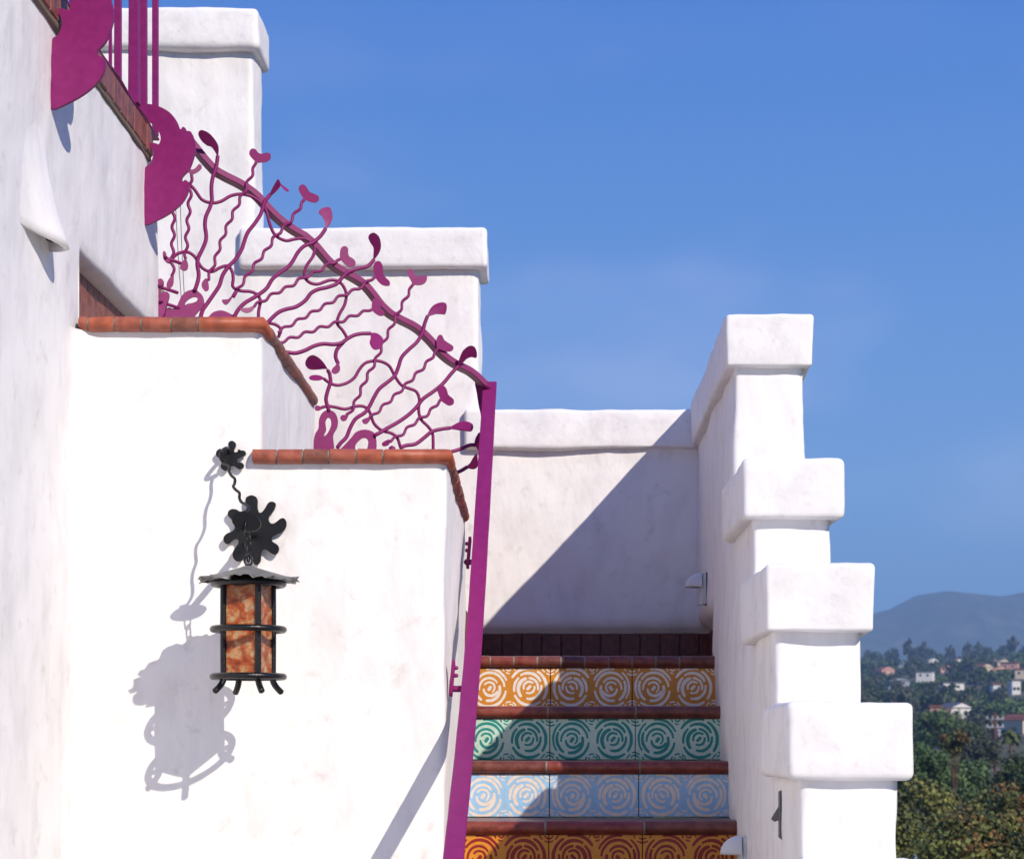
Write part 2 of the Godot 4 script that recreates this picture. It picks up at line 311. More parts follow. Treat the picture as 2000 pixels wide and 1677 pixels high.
# a box with chamfered edges, 44 triangles
func chamfered(size: Vector3, b: float) -> ArrayMesh:
	var st := mb()
	st.set_smooth_group(-1)
	var h := size / 2
	var at := func(sx: float, sy: float, sz: float, axis: int) -> Vector3:
		var p := Vector3(sx * h.x, sy * h.y, sz * h.z)
		for i in 3:
			if i != axis:
				p[i] -= signf(p[i]) * b
		return p
	for axis in 3:
		for s in [-1.0, 1.0]:
			var c := []
			for q in [[-1, -1], [1, -1], [1, 1], [-1, 1]]:
				var e := [0.0, 0.0, 0.0]
				e[axis] = s
				e[(axis + 1) % 3] = float(q[0])
				e[(axis + 2) % 3] = float(q[1])
				c.append(at.call(e[0], e[1], e[2], axis))
			if s > 0:
				c.reverse()
			quad(st, c[0], c[1], c[2], c[3])
		var u := (axis + 1) % 3
		var w := (axis + 2) % 3
		for su in [-1.0, 1.0]:
			for sw in [-1.0, 1.0]:
				var c := []
				for q in [[-1.0, u], [1.0, u], [1.0, w], [-1.0, w]]:
					var e := [0.0, 0.0, 0.0]
					e[axis] = q[0]
					e[u] = su
					e[w] = sw
					c.append(at.call(e[0], e[1], e[2], q[1]))
				if su * sw < 0:
					c.reverse()
				quad(st, c[3], c[2], c[1], c[0])
	for sx in [-1.0, 1.0]:
		for sy in [-1.0, 1.0]:
			for sz in [-1.0, 1.0]:
				var c := [at.call(sx, sy, sz, 0), at.call(sx, sy, sz, 1), at.call(sx, sy, sz, 2)]
				if sx * sy * sz > 0:
					c.reverse()
				tri(st, c[0], c[1], c[2])
	st.generate_normals()
	return st.commit()


func box(st: SurfaceTool, lo: Vector3, hi: Vector3) -> void:
	st.set_smooth_group(-1)
	var p := []
	for i in 8:
		p.append(Vector3(hi.x if i & 1 else lo.x, hi.y if i & 2 else lo.y, hi.z if i & 4 else lo.z))
	for f in [[0, 1, 3, 2], [5, 4, 6, 7], [4, 0, 2, 6], [1, 5, 7, 3], [2, 3, 7, 6], [4, 5, 1, 0]]:
		quad(st, p[f[3]], p[f[2]], p[f[1]], p[f[0]])
	st.set_smooth_group(0)


func vbox(st: SurfaceTool, lo: Vector3, hi: Vector3) -> void:
	box(st, v(lo.x, lo.y, hi.z), v(hi.x, hi.y, lo.z))


func spline(pts: PackedVector3Array, step: float) -> PackedVector3Array:
	var out := PackedVector3Array()
	var n := pts.size()
	for i in n - 1:
		var a := pts[maxi(i - 1, 0)]
		var b := pts[i]
		var c := pts[i + 1]
		var d := pts[mini(i + 2, n - 1)]
		var m := maxi(1, ceili(b.distance_to(c) / step))
		for k in m:
			out.append(b.cubic_interpolate(c, a, d, float(k) / m))
	out.append(pts[n - 1])
	return out


func tube(st: SurfaceTool, pts: PackedVector3Array, r0: float, r1: float, sides := 8) -> void:
	var n := pts.size()
	var rows := []
	var up := Vector3.UP
	for i in n:
		var t := (pts[mini(i + 1, n - 1)] - pts[maxi(i - 1, 0)]).normalized()
		if i == 0 and absf(t.dot(up)) > 0.9:
			up = Vector3.RIGHT
		up = (up - t * up.dot(t)).normalized()
		var s := t.cross(up)
		var r := lerpf(r0, r1, float(i) / (n - 1))
		var row := PackedVector3Array()
		for k in sides:
			var a := TAU * k / sides
			row.append(pts[i] + (up * cos(a) + s * sin(a)) * r)
		rows.append(row)
	grid(st, rows, true)
	for e in [0, n - 1]:
		var t := (pts[e] - pts[1 if e == 0 else n - 2]).normalized()
		var tip := pts[e] + t * (r0 if e == 0 else r1) * 0.6
		for k in sides:
			var a: Vector3 = rows[e][k]
			var b: Vector3 = rows[e][(k + 1) % sides]
			if e == 0:
				tri(st, tip, a, b)
			else:
				tri(st, tip, b, a)


func ring(st: SurfaceTool, c: Vector3, radius: float, r: float, sides := 40, squash := 1.0) -> void:
	var rows := []
	for i in sides + 1:
		var a := TAU * i / sides
		var out := Vector3(cos(a), 0, sin(a))
		var row := PackedVector3Array()
		for k in 10:
			var b := TAU * k / 10
			row.append(c + out * (radius + cos(b) * r * squash) + Vector3.UP * sin(b) * r)
		rows.append(row)
	grid(st, rows, true)


# a bar of four flat faces along a line: across and up give its half sizes at each point
func bar(st: SurfaceTool, line: PackedVector3Array, across: PackedVector3Array, up: PackedVector3Array) -> void:
	var corners := [Vector2(-1, -1), Vector2(1, -1), Vector2(1, 1), Vector2(-1, 1)]
	var bevel := 0.12
	for f in 4:
		for edge in 2:
			var rows := []
			var a: Vector2 = corners[f]
			var b: Vector2 = corners[(f + 1) % 4]
			var c: Vector2 = corners[(f + 2) % 4]
			for i in line.size():
				var p: Vector2 = a.lerp(b, bevel / 2 if edge == 0 else 1.0 - bevel / 2)
				var q: Vector2 = a.lerp(b, 1.0 - bevel / 2) if edge == 0 else b.lerp(c, bevel / 2)
				rows.append(PackedVector3Array([line[i] + across[i] * q.x + up[i] * q.y, line[i] + across[i] * p.x + up[i] * p.y]))
			st.set_smooth_group(10 + f * 2 + edge)
			grid(st, rows)
	st.set_smooth_group(-1)
	for e in [0, line.size() - 1]:
		var c := []
		for k in corners:
			c.append(line[e] + across[e] * k.x + up[e] * k.y)
		quad(st, c[0], c[1], c[2], c[3])
	st.set_smooth_group(0)


# a profile (out, up) carried along a path, out lying to the right-hand side of the path seen from above
func sweep(st: SurfaceTool, path: PackedVector3Array, profile: PackedVector2Array) -> void:
	var n := path.size()
	var rows := []
	for i in n:
		var a := (path[i] - path[maxi(i - 1, 0)])
		var b := (path[mini(i + 1, n - 1)] - path[i])
		if i == 0:
			a = b
		if i == n - 1:
			b = a
		var oa := a.cross(Vector3.UP).normalized()
		var ob := b.cross(Vector3.UP).normalized()
		var o := (oa + ob).normalized()
		o /= maxf(0.3, o.dot(oa))
		var row := PackedVector3Array()
		for q in profile:
			row.append(path[i] + o * q.x + Vector3.UP * q.y)
		rows.append(row)
	grid(st, rows, true)
	st.set_smooth_group(-1)
	var ends := Geometry2D.triangulate_polygon(profile)
	for e in [0, n - 1]:
		for k in range(0, ends.size(), 3):
			var x: Vector3 = rows[e][ends[k]]
			var y: Vector3 = rows[e][ends[k + 1]]
			var z: Vector3 = rows[e][ends[k + 2]]
			if e == 0:
				tri(st, x, z, y)
			else:
				tri(st, x, y, z)
	st.set_smooth_group(0)


func pairs(a: Array) -> PackedVector2Array:
	var out := PackedVector2Array()
	for i in range(0, a.size(), 2):
		out.append(Vector2(a[i], a[i + 1]))
	return out


func rounded(poly: PackedVector2Array, m := 3) -> PackedVector2Array:
	var out := PackedVector2Array()
	var n := poly.size()
	for i in n:
		for k in m:
			out.append(poly[i].cubic_interpolate(poly[(i + 1) % n], poly[(i + n - 1) % n], poly[(i + 2) % n], float(k) / m))
	return out


# a plate cut along an outline, with an optional hole; lay turns a point of the outline and a height over the plate into a place
func plate(st: SurfaceTool, outline: PackedVector2Array, hole: PackedVector2Array, thick: float, lay: Callable) -> void:
	if not Geometry2D.is_polygon_clockwise(outline):
		outline.reverse()
	var pieces := [outline]
	if hole.size():
		var c := Vector2()
		for q in hole:
			c += q / hole.size()
		var far := 50.0
		pieces = []
		for half in [PackedVector2Array([c + Vector2(-far, -far), c + Vector2(0, -far), c + Vector2(0, far), c + Vector2(-far, far)]), PackedVector2Array([c + Vector2(0, -far), c + Vector2(far, -far), c + Vector2(far, far), c + Vector2(0, far)])]:
			for p in Geometry2D.intersect_polygons(outline, half):
				pieces.append_array(Geometry2D.clip_polygons(p, hole))
	st.set_smooth_group(1)
	for p in pieces:
		var t := Geometry2D.triangulate_polygon(p)
		if t.is_empty():
			print("plate not filled ", p.size())
		for side in 2:
			var h := thick * (0.5 if side == 0 else -0.5)
			for k in range(0, t.size(), 3):
				var a: Vector3 = lay.call(p[t[k]], h)
				var b: Vector3 = lay.call(p[t[k + 1]], h)
				var c: Vector3 = lay.call(p[t[k + 2]], h)
				var facing := (b - a).cross(c - a).z
				if (facing < 0) == (side == 0):
					tri(st, a, b, c)
				else:
					tri(st, a, c, b)
		st.set_smooth_group(1)
	st.set_smooth_group(2)
	for loop in [outline, hole]:
		var n: int = loop.size()
		for i in n:
			var a: Vector2 = loop[i]
			var b: Vector2 = loop[(i + 1) % n]
			quad(st, lay.call(a, thick * 0.5), lay.call(b, thick * 0.5), lay.call(b, -thick * 0.5), lay.call(a, -thick * 0.5))
	st.set_smooth_group(0)


# ---------------------------------------------------------------- materials

func noise_map(freq: float, octaves: int, stops: Array, size := 512, seed_ := 1, warp := 0.0, type := FastNoiseLite.TYPE_SIMPLEX_SMOOTH) -> NoiseTexture2D:
	var f := FastNoiseLite.new()
	f.noise_type = type
	f.seed = seed_
	f.frequency = freq
	f.fractal_octaves = octaves
	f.fractal_gain = 0.55
	if warp > 0.0:
		f.domain_warp_enabled = true
		f.domain_warp_amplitude = warp
		f.domain_warp_frequency = freq * 0.7
	var t := NoiseTexture2D.new()
	t.width = size
	t.height = size
	t.seamless = true
	t.noise = f
	if stops.size():
		var g := Gradient.new()
		g.offsets = PackedFloat32Array()
		var o := PackedFloat32Array()
		var c := PackedColorArray()
		for s in stops:
			o.append(s[0])
			c.append(s[1])
		g.offsets = o
		g.colors = c
		t.color_ramp = g
	return t


func relief(freq: float, octaves: int, strength: float, size := 512, seed_ := 5) -> NoiseTexture2D:
	var t := noise_map(freq, octaves, [], size, seed_)
	t.as_normal_map = true
	t.bump_strength = strength
	return t


func paint(called: String, c: Color, rough: float, metal := 0.0) -> StandardMaterial3D:
	var m := StandardMaterial3D.new()
	m.resource_name = called
	m.albedo_color = c
	m.roughness = rough
	m.metallic = metal
	M[called] = m
	return m


func grain(m: StandardMaterial3D, tex: Texture2D, scale: float, normal: Texture2D = null, depth := 1.0) -> void:
	m.albedo_texture = tex
	m.uv1_triplanar = true
	m.uv1_world_triplanar = true
	m.uv1_scale = Vector3.ONE * scale
	if normal:
		m.normal_enabled = true
		m.normal_texture = normal
		m.normal_scale = depth


func rubbed(m: StandardMaterial3D, tex: Texture2D, scale: float) -> void:
	m.detail_enabled = true
	m.detail_blend_mode = BaseMaterial3D.BLEND_MODE_MUL
	m.detail_albedo = tex
	m.detail_uv_layer = BaseMaterial3D.DETAIL_UV_2
	m.uv2_triplanar = true
	m.uv2_world_triplanar = true
	m.uv2_scale = Vector3.ONE * scale


func materials() -> void:
	var g := func(r: float, gg: float, b: float) -> Color: return Color(r, gg, b)
	# limewash: pale streaks that run down the wall, and a few darker smears and specks rubbed into it
	var smears := noise_map(0.011, 6, [[0.0, g.call(.90, .893, .885)], [0.14, g.call(.965, .962, .958)], [0.30, g.call(1, 1, 1)], [1.0, g.call(1, 1, 1)]], 1024, 14, 60.0)
	var m := paint("plaster", Color(1, 1, 1), 0.72)
	grain(m, noise_map(0.008, 6, [[0.0, g.call(.88, .874, .868)], [0.34, g.call(.915, .909, .902)], [0.5, g.call(.935, .929, .922)], [1.0, g.call(.945, .939, .932)]], 1024, 11, 30.0), 0.6, relief(0.018, 6, 6.0, 1024), 0.17)
	m.uv1_scale = Vector3(0.8, 0.32, 0.8)
	rubbed(m, smears, 0.9)
	m = paint("cap_plaster", Color(1, 1, 1), 0.7)
	grain(m, noise_map(0.009, 6, [[0.0, g.call(.875, .87, .865)], [0.3, g.call(.91, .905, .90)], [0.46, g.call(.932, .927, .922)], [1.0, g.call(.944, .939, .934)]], 1024, 12, 55.0), 0.7, relief(0.018, 6, 6.0, 1024), 0.2)
	rubbed(m, smears, 1.5)
	var clay := func(called: String, a: Color, b: Color, c: Color, s: int) -> void:
		var k := paint(called, Color(1, 1, 1), 0.5)
		grain(k, noise_map(0.012, 5, [[0.0, a], [0.42, b], [0.62, b.lerp(c, 0.6)], [1.0, c]], 512, s, 25.0), 3.0, relief(0.05, 4, 4.0, 512, s), 0.4)
	clay.call("clay_orange", g.call(.50, .27, .18), g.call(.66, .33, .22), g.call(.71, .41, .30), 21)
	clay.call("clay_red", g.call(.42, .25, .19), g.call(.60, .31, .23), g.call(.66, .38, .30), 22)
	clay.call("clay_brown", g.call(.36, .24, .20), g.call(.51, .29, .23), g.call(.57, .36, .30), 23)
	clay.call("brick_red", g.call(.40, .25, .21), g.call(.54, .31, .25), g.call(.58, .37, .31), 24)
	clay.call("brick_brown", g.call(.38, .25, .21), g.call(.50, .30, .25), g.call(.55, .36, .31), 25)
	var nose := func(called: String, a: Color, b: Color, c: Color, s: int) -> void:
		clay.call(called, a, b, c, s)
		M[called].roughness = 0.34
	nose.call("nosing_red", g.call(.30, .16, .13), g.call(.47, .20, .15), g.call(.53, .29, .23), 26)
	nose.call("nosing_dark", g.call(.27, .17, .14), g.call(.40, .20, .16), g.call(.48, .29, .24), 27)
	nose.call("skirting_dark", g.call(.27, .12, .10), g.call(.38, .15, .12), g.call(.43, .20, .16), 28)
	m = paint("grout", Color(.52, .50, .46), 0.9)
	paint("mortar", Color(.46, .41, .36), 0.9)
	paint("dark_joint", Color(.16, .14, .13), 0.95)
	m = paint("purple", Color(1, 1, 1), 0.4)
	m.metallic_specular = 0.33
	grain(m, noise_map(0.03, 4, [[0.0, g.call(.485, .125, .37)], [0.5, g.call(.515, .142, .395)], [1.0, g.call(.54, .155, .415)]], 512, 31), 1.5, relief(0.03, 3, 2.0, 512, 32), 0.10)
	m = paint("black_iron", Color(.045, .05, .06), 0.36)
	m.normal_enabled = true
	m.normal_texture = relief(0.06, 3, 3.0, 256, 33)
	m.normal_scale = 0.35
	m.uv1_triplanar = true
	m.uv1_scale = Vector3.ONE * 6
	paint("dull_iron", Color(.10, .105, .12), 0.42, 0.3)
	m = paint("roof_metal", Color(1, 1, 1), 0.5, 0.15)
	grain(m, noise_map(0.02, 4, [[0.0, g.call(.36, .36, .35)], [0.5, g.call(.45, .45, .44)], [1.0, g.call(.53, .53, .52)]], 256, 34), 4.0)
	m = paint("mica", Color(1, 1, 1), 0.42)
	grain(m, noise_map(0.014, 6, [[0.0, g.call(.36, .12, .05)], [0.36, g.call(.60, .24, .06)], [0.5, g.call(.66, .33, .13)], [0.64, g.call(.70, .53, .36)], [1.0, g.call(.78, .68, .56)]], 512, 35, 30.0), 3.6, relief(0.08, 4, 4.0, 256, 36), 0.5)
	paint("black_hole", Color(.03, .03, .03), 0.8)
	m = paint("white_shell", Color(.80, .81, .82), 0.4)
	m = paint("steel", Color(.44, .43, .42), 0.5, 0.2)
	paint("deck", Color(.80, .76, .70), 0.85)
	paint("concrete", Color(.55, .53, .50), 0.9)


# ---------------------------------------------------------------- walls

func house() -> void:
	var t := thing("plastered_house_wall", "large white hand plastered wall with two stepped blocks, at the left", "wall", v(-1.1, -10, 5.2))
	var st := mb()
	var low := heights(-1.7, 0.79, 0.03)
	wall(st, plan([Vector2(-1.365, -1.5), Vector2(-1.365, 5.2), Vector2(-0.325, 5.2), Vector2(-0.325, 6.28)], [0, 0.085, 0.03, 0], 0.03), low, 1.0)
	wall(st, plan([Vector2(-1.365, -1.5), Vector2(-1.365, 5.2), Vector2(-0.845, 5.2), Vector2(-0.845, 6.32)], [0, 0.085, 0.03, 0], 0.03), heights(0.79, 1.16, 0.03), 1.0)
	wall(st, plan([Vector2(-1.365, -1.5), Vector2(-1.365, 5.22)], [0, 0], 0.03), heights(1.16, 1.94, 0.03), 1.0)
	var lip := func(p: Vector3) -> Vector3:
		var f := clampf((1.408 - p.y) / 0.026, 0.0, 1.0)
		p.x -= 0.065 * (1.0 - sqrt(1.0 - f * f))
		return p
	wall(st, plan([Vector2(-1.365, 5.22), Vector2(-1.365, 6.27), Vector2(-1.62, 6.27)], [0, 0.03, 0], 0.03), [1.382, 1.3821, 1.3824, 1.383, 1.384, 1.386, 1.389, 1.393, 1.399] + heights(1.408, 1.94, 0.03), 1.0, lip)
	quad(st, v(-1.365, 1.16, 5.222), v(-1.365, 1.44, 5.222), v(-1.47, 1.44, 5.222), v(-1.47, 1.16, 5.222))
	part("wall_face", st, M.plaster, t)
	st = mb()
	vbox(st, Vector3(-1.60, 0.5, 5.0), Vector3(-1.44, 1.5, 6.25))
	vbox(st, Vector3(-3.2, -10, -9.0), Vector3(0.785, -1.725, 7.7))
	vbox(st, Vector3(-3.2, 1.72, -1.5), Vector3(-1.58, 1.80, 7.4))
	vbox(st, Vector3(-1.44, 0.6, 5.23), Vector3(-0.86, 1.155, 6.31))
	vbox(st, Vector3(-0.845, 0.3, 5.23), Vector3(-0.34, 0.735, 6.27))
	part("wall_core", st, M.concrete, t)

	# bullnose copings of the two blocks, every tile a piece
	var profile := PackedVector2Array([Vector2(-0.11, -0.02), Vector2(-0.11, 0.02)])
	for i in 7:
		var a := PI / 2 - PI * i / 6
		profile.append(Vector2(cos(a) * 0.02, sin(a) * 0.02))
	var inner := PackedVector2Array()
	for q in profile:
		inner.append(Vector2(q.x - 0.003 if q.x > -0.1 else q.x, q.y * 0.86))
	var tones: Array = [M.clay_red, M.clay_orange, M.clay_red, M.clay_red, M.clay_brown, M.clay_orange]
	for block in [[[-1.357, -1.328, -1.254, -1.178, -1.094, -1.018], -0.846, 1.178, 6.30, 0.012], [[-0.869, -0.798, -0.724, -0.651, -0.574, -0.498], -0.322, 0.806, 6.12, 0.058]]:
		var xs: Array = block[0]
		var y: float = block[2]
		var corner := v(block[1], y, 5.188)
		for i in 5:
			st = mb()
			sweep(st, PackedVector3Array([v(xs[i] + 0.003, y + rng.randf_range(-.0015, .0015), 5.188), v(xs[i + 1] - 0.003, y + rng.randf_range(-.0015, .0015), 5.188)]), profile)
			part("coping_tile", st, tones[(i + (0 if y > 1.0 else 2)) % 5], t)
		st = mb()
		sweep(st, PackedVector3Array([v(xs[5] + 0.003, y, 5.188), corner, v(block[1], y - 0.004, 5.30)]), profile)
		part("coping_tile", st, M.clay_orange, t, "long corner coping tile")
		var d := 5.306
		var k := 0
		while d < block[3] - 0.03:
			var e := minf(d + 0.083, block[3])
			var fall := func(z: float) -> float: return y - block[4] * (z - 5.19) / (block[3] - 5.19)
			st = mb()
			sweep(st, PackedVector3Array([v(block[1] + rng.randf_range(-.002, .002), fall.call(d), d), v(block[1] + rng.randf_range(-.002, .002), fall.call(e), e)]), profile)
			part("coping_tile", st, [M.clay_brown, M.brick_brown, M.clay_red][k % 3], t)
			d = e + 0.006
			k += 1
		st = mb()
		sweep(st, PackedVector3Array([v(xs[0] + 0.002, y, 5.188), corner, v(block[1], y - block[4], block[3] - 0.003)]), inner)
		part("coping_grout", st, M.grout, t)

	# the skirting of upright bricks in the recess above the upper block
	var upright := chamfered(Vector3(0.02, 0.226, 0.066), 0.002)
	for i in 13:
		put("skirting_brick", upright, [M.brick_red, M.clay_brown, M.brick_brown][i % 3], t, Transform3D(Basis(), v(-1.424 + rng.randf_range(-.001, .001), 1.270, 5.262 + i * 0.069) - t.position))
	st = mb()
	vbox(st, Vector3(-1.44, 1.157, 5.225), Vector3(-1.422, 1.384, 6.2))
	part("skirting_grout", st, M.grout, t)

	# bricks on end along the top of the house wall, under the balcony railing
	var on_end := chamfered(Vector3(0.26, 0.084, 0.082), 0.003)
	for i in 34:
		var d := 6.048 - i * 0.0875
		put("coping_brick", on_end, [M.brick_red, M.brick_brown, M.brick_red, M.clay_brown][(i * 7) % 4], t, Transform3D(Basis(), v(-1.478 + rng.randf_range(-.0015, .0015), 1.976 + rng.randf_range(-.001, .001), d) - t.position))
	st = mb()
	vbox(st, Vector3(-1.60, 1.932, 3.3), Vector3(-1.352, 2.013, 6.088))
	part("coping_grout", st, M.grout, t)
	st = mb()
	rbox(st, Vector3(-1.60, 1.919, 3.2), Vector3(-1.355, 1.936, 6.10), 0.006, 0.03, 0.8)
	part("mortar_bed", st, M.mortar, t)

	# a plastered hood that sheds light down the wall
	st = mb()
	var rows := []
	for shell in 2:
		for j in 15:
			var h := j / 14.0 if shell == 0 else 1.0 - j / 14.0
			var p := (0.070 if shell == 0 else 0.056) * pow(1.0 - h, 1.6)
			var row := PackedVector3Array()
			for i in 33:
				var u := -1.0 + 2.0 * i / 32.0
				# a long soft flank on the near side and a steep one on the far side
				var bulge := smoothstep(-1.0, 0.45, u) if u < 0.45 else pow(cos((u - 0.45) / 0.55 * PI / 2), lerpf(0.6, 1.6, smoothstep(0.0, 0.4, h)))
				var shrink := 0.0 if shell == 0 else 0.012
				var yy := 1.318 + 0.36 * h - 0.010 * bulge * (1.0 - h) - 0.003 * shell
				var dd := 4.80 + u * (0.150 - shrink)
				var on_wall := -1.365 + trowel(v(-1.365, yy, dd), 1.0)
				row.append(v(on_wall - 0.001 + p * bulge - 0.003 * h, yy, dd))
			rows.append(row)
	rows = rows.slice(0, 15) + rows.slice(15)
	var outer := rows.slice(0, 15)
	outer.reverse()
	var inside := rows.slice(15)
	inside.reverse()
	grid(st, outer + inside)
	var hood := part("light_hood", st, M.plaster, t, "nose-shaped plaster hood with a dark fitting under it")
	st = mb()
	tube(st, PackedVector3Array([v(-1.345, 1.38, 4.83), v(-1.335, 1.318, 4.83)]), 0.016, 0.014, 10)
	part("light_fitting", st, M.black_hole, hood)


func stepped_parapet() -> void:
	var t := thing("stepped_parapet", "white plastered stair parapet stepping down in five capped piers, at the right", "wall", v(0.67, -1.7, 5.5))
	var fronts := [5.93, 5.35, 4.80, 4.29, 3.76]
	var tops := [1.373, 0.82, 0.464, 0.095, -0.272]
	var edges := [1.27, 0.75, 0.40, 0.03, -0.35, -1.72]
	var recess := func(p: Vector3) -> Vector3:
		if p.z > 6.735 and p.x < 0.6:
			var f := clampf((0.53 - p.y) / 0.075, 0.0, 1.0)
			p.x += 0.065 * (1.0 - sqrt(1.0 - f * f))
		return p
	var st := mb()
	for k in 5:
		wall(st, plan([Vector2(0.555, 7.6), Vector2(0.555, fronts[k]), Vector2(0.787, fronts[k]), Vector2(0.787, 7.74)], [0, 0.022, 0.03, 0], 0.03), heights(edges[k + 1], edges[k], 0.024), 1.25, recess)
	part("wall_face", st, M.plaster, t)
	for k in 5:
		st = mb()
		var back: float = 7.76 if k == 0 else fronts[k - 1] + 0.006
		var thick: float = [0.172, 0.175, 0.18, 0.182, 0.185][k]
		rbox(st, Vector3(0.527 - 0.004 * (k % 2), tops[k] - thick, fronts[k] - 0.037 - 0.006 * (k % 3)), Vector3(0.812 + 0.006 * (k % 2), tops[k], back), 0.014 + 0.004 * (k % 2), 0.03, 0.85)
		part("cap", st, M.cap_plaster, t)
	st = mb()
	rbox(st, Vector3(0.54, -1.72, -9.0), Vector3(0.80, -0.66, 3.80), 0.03, 0.12, 1.0)
	part("low_parapet", st, M.plaster, t)
	var upright := chamfered(Vector3(0.014, 0.128, 0.082), 0.002)
	for i in 9:
		put("skirting_brick", upright, M.skirting_dark, t, Transform3D(Basis(), v(0.604 + rng.randf_range(-.001, .001), 0.379, 6.765 + i * 0.086) - t.position))


func back_wall() -> void:
	var t := thing("stepped_back_wall", "white plastered wall behind the stair rising in three capped steps to the left", "wall", v(-0.5, 0, 7.6))
	var lip := func(p: Vector3) -> Vector3:
		if p.z < 7.6:
			var f := clampf((0.505 - p.y) / 0.065, 0.0, 1.0)
			p.z += 0.05 * (1.0 - sqrt(1.0 - f * f))
		return p
	var st := mb()
	wall(st, plan([Vector2(-3.2, 7.5), Vector2(0.62, 7.5), Vector2(0.62, 7.72), Vector2(-3.2, 7.72)], [0, 0, 0, 0], 0.03), heights(0.43, 1.26, 0.022), 1.0, lip)
	wall(st, plan([Vector2(-3.2, 7.5), Vector2(-0.333, 7.5), Vector2(-0.333, 7.72), Vector2(-3.2, 7.72)], [0, 0.03, 0.03, 0], 0.03), heights(1.26, 2.02, 0.03), 1.3)
	wall(st, plan([Vector2(-3.2, 7.5), Vector2(-1.25, 7.5), Vector2(-1.25, 7.72), Vector2(-3.2, 7.72)], [0, 0.03, 0.03, 0], 0.03), heights(2.02, 2.9, 0.03), 1.3)
	part("wall_face", st, M.plaster, t)
	for c in [[-0.392, 0.56, 1.19, 1.352, 0.018], [-1.305, -0.30, 1.925, 2.088, 0.018], [-3.2, -1.222, 2.812, 2.985, 0.028]]:
		st = mb()
		rbox(st, Vector3(c[0], c[2], 7.462), Vector3(c[1], c[3], 7.765), c[4], 0.03, 0.95)
		part("cap", st, M.cap_plaster, t)
	var upright := chamfered(Vector3(0.0775, 0.13, 0.012), 0.002)
	for i in 13:
		put("skirting_brick", upright, M.skirting_dark, t, Transform3D(Basis(), v(-0.36 + i * 0.0806, 0.38, 7.537 + rng.randf_range(-.001, .001)) - t.position))
	st = mb()
	vbox(st, Vector3(-1.6, 0.0, 7.541), Vector3(0.62, 0.47, 7.71))
	part("skirting_grout", st, M.grout, t)


# ---------------------------------------------------------------- stairs

# the print on the riser tiles: two roses of broken strokes and small half roses at the edges, as one mask
# centre, start, end, way round (1 clockwise), half width
const STROKES := [
	[560, 565, 460, 497, 618, 640, 1, 19], [560, 565, 345, 592, 706, 455, 1, 21], [560, 565, 438, 595, 716, 638, -1, 26], [560, 565, 764, 532, 500, 812, 1, 30], [560, 565, 318, 388, 862, 526, 1, 24],
	[560, 565, 282, 440, 382, 792, -1, 27], [560, 565, 322, 268, 250, 762, -1, 20], [560, 565, 505, 195, 900, 405, 1, 22], [560, 565, 308, 850, 886, 636, -1, 25],
	[1370, 555, 1262, 582, 1442, 464, 1, 23], [1370, 555, 1482, 538, 1322, 656, 1, 21], [1370, 555, 1302, 382, 1196, 718, -1, 33], [1370, 555, 1378, 370, 1552, 592, 1, 24], [1370, 555, 1208, 312, 1600, 426, 1, 27],
	[1370, 555, 1150, 372, 1064, 622, -1, 25], [1370, 555, 1626, 524, 1332, 772, 1, 25], [1370, 555, 1552, 250, 1664, 772, 1, 28], [1370, 555, 1084, 718, 1588, 842, -1, 27], [1370, 555, 1028, 352, 1455, 195, 1, 26],
	[950, 165, 905, 200, 1000, 192, -1, 14], [950, 165, 900, 262, 968, 280, -1, 13], [950, 165, 1080, 220, 1060, 185, -1, 13], [950, 165, 832, 190, 852, 232, -1, 13],
	[125, 165, 70, 205, 180, 232, -1, 14], [125, 165, 62, 292, 212, 285, -1, 14], [125, 165, 255, 232, 275, 188, -1, 13], [1797, 165, 1735, 200, 1855, 215, -1, 14], [1797, 165, 1735, 280, 1888, 268, -1, 13], [1797, 165, 1640, 182, 1690, 252, -1, 13],
	[960, 950, 890, 925, 905, 905, 1, 12], [960, 950, 975, 885, 1060, 935, 1, 13], [960, 950, 895, 855, 990, 838, 1, 13], [960, 950, 1040, 850, 1105, 935, 1, 14], [960, 950, 830, 935, 850, 895, 1, 13],
	[125, 950, 45, 915, 190, 910, 1, 14], [125, 950, 68, 828, 205, 850, 1, 14], [125, 950, 250, 890, 285, 935, 1, 13], [1797, 950, 1725, 895, 1860, 885, 1, 14], [1797, 950, 1750, 810, 1880, 828, 1, 13], [1797, 950, 1645, 920, 1705, 845, 1, 13],
]


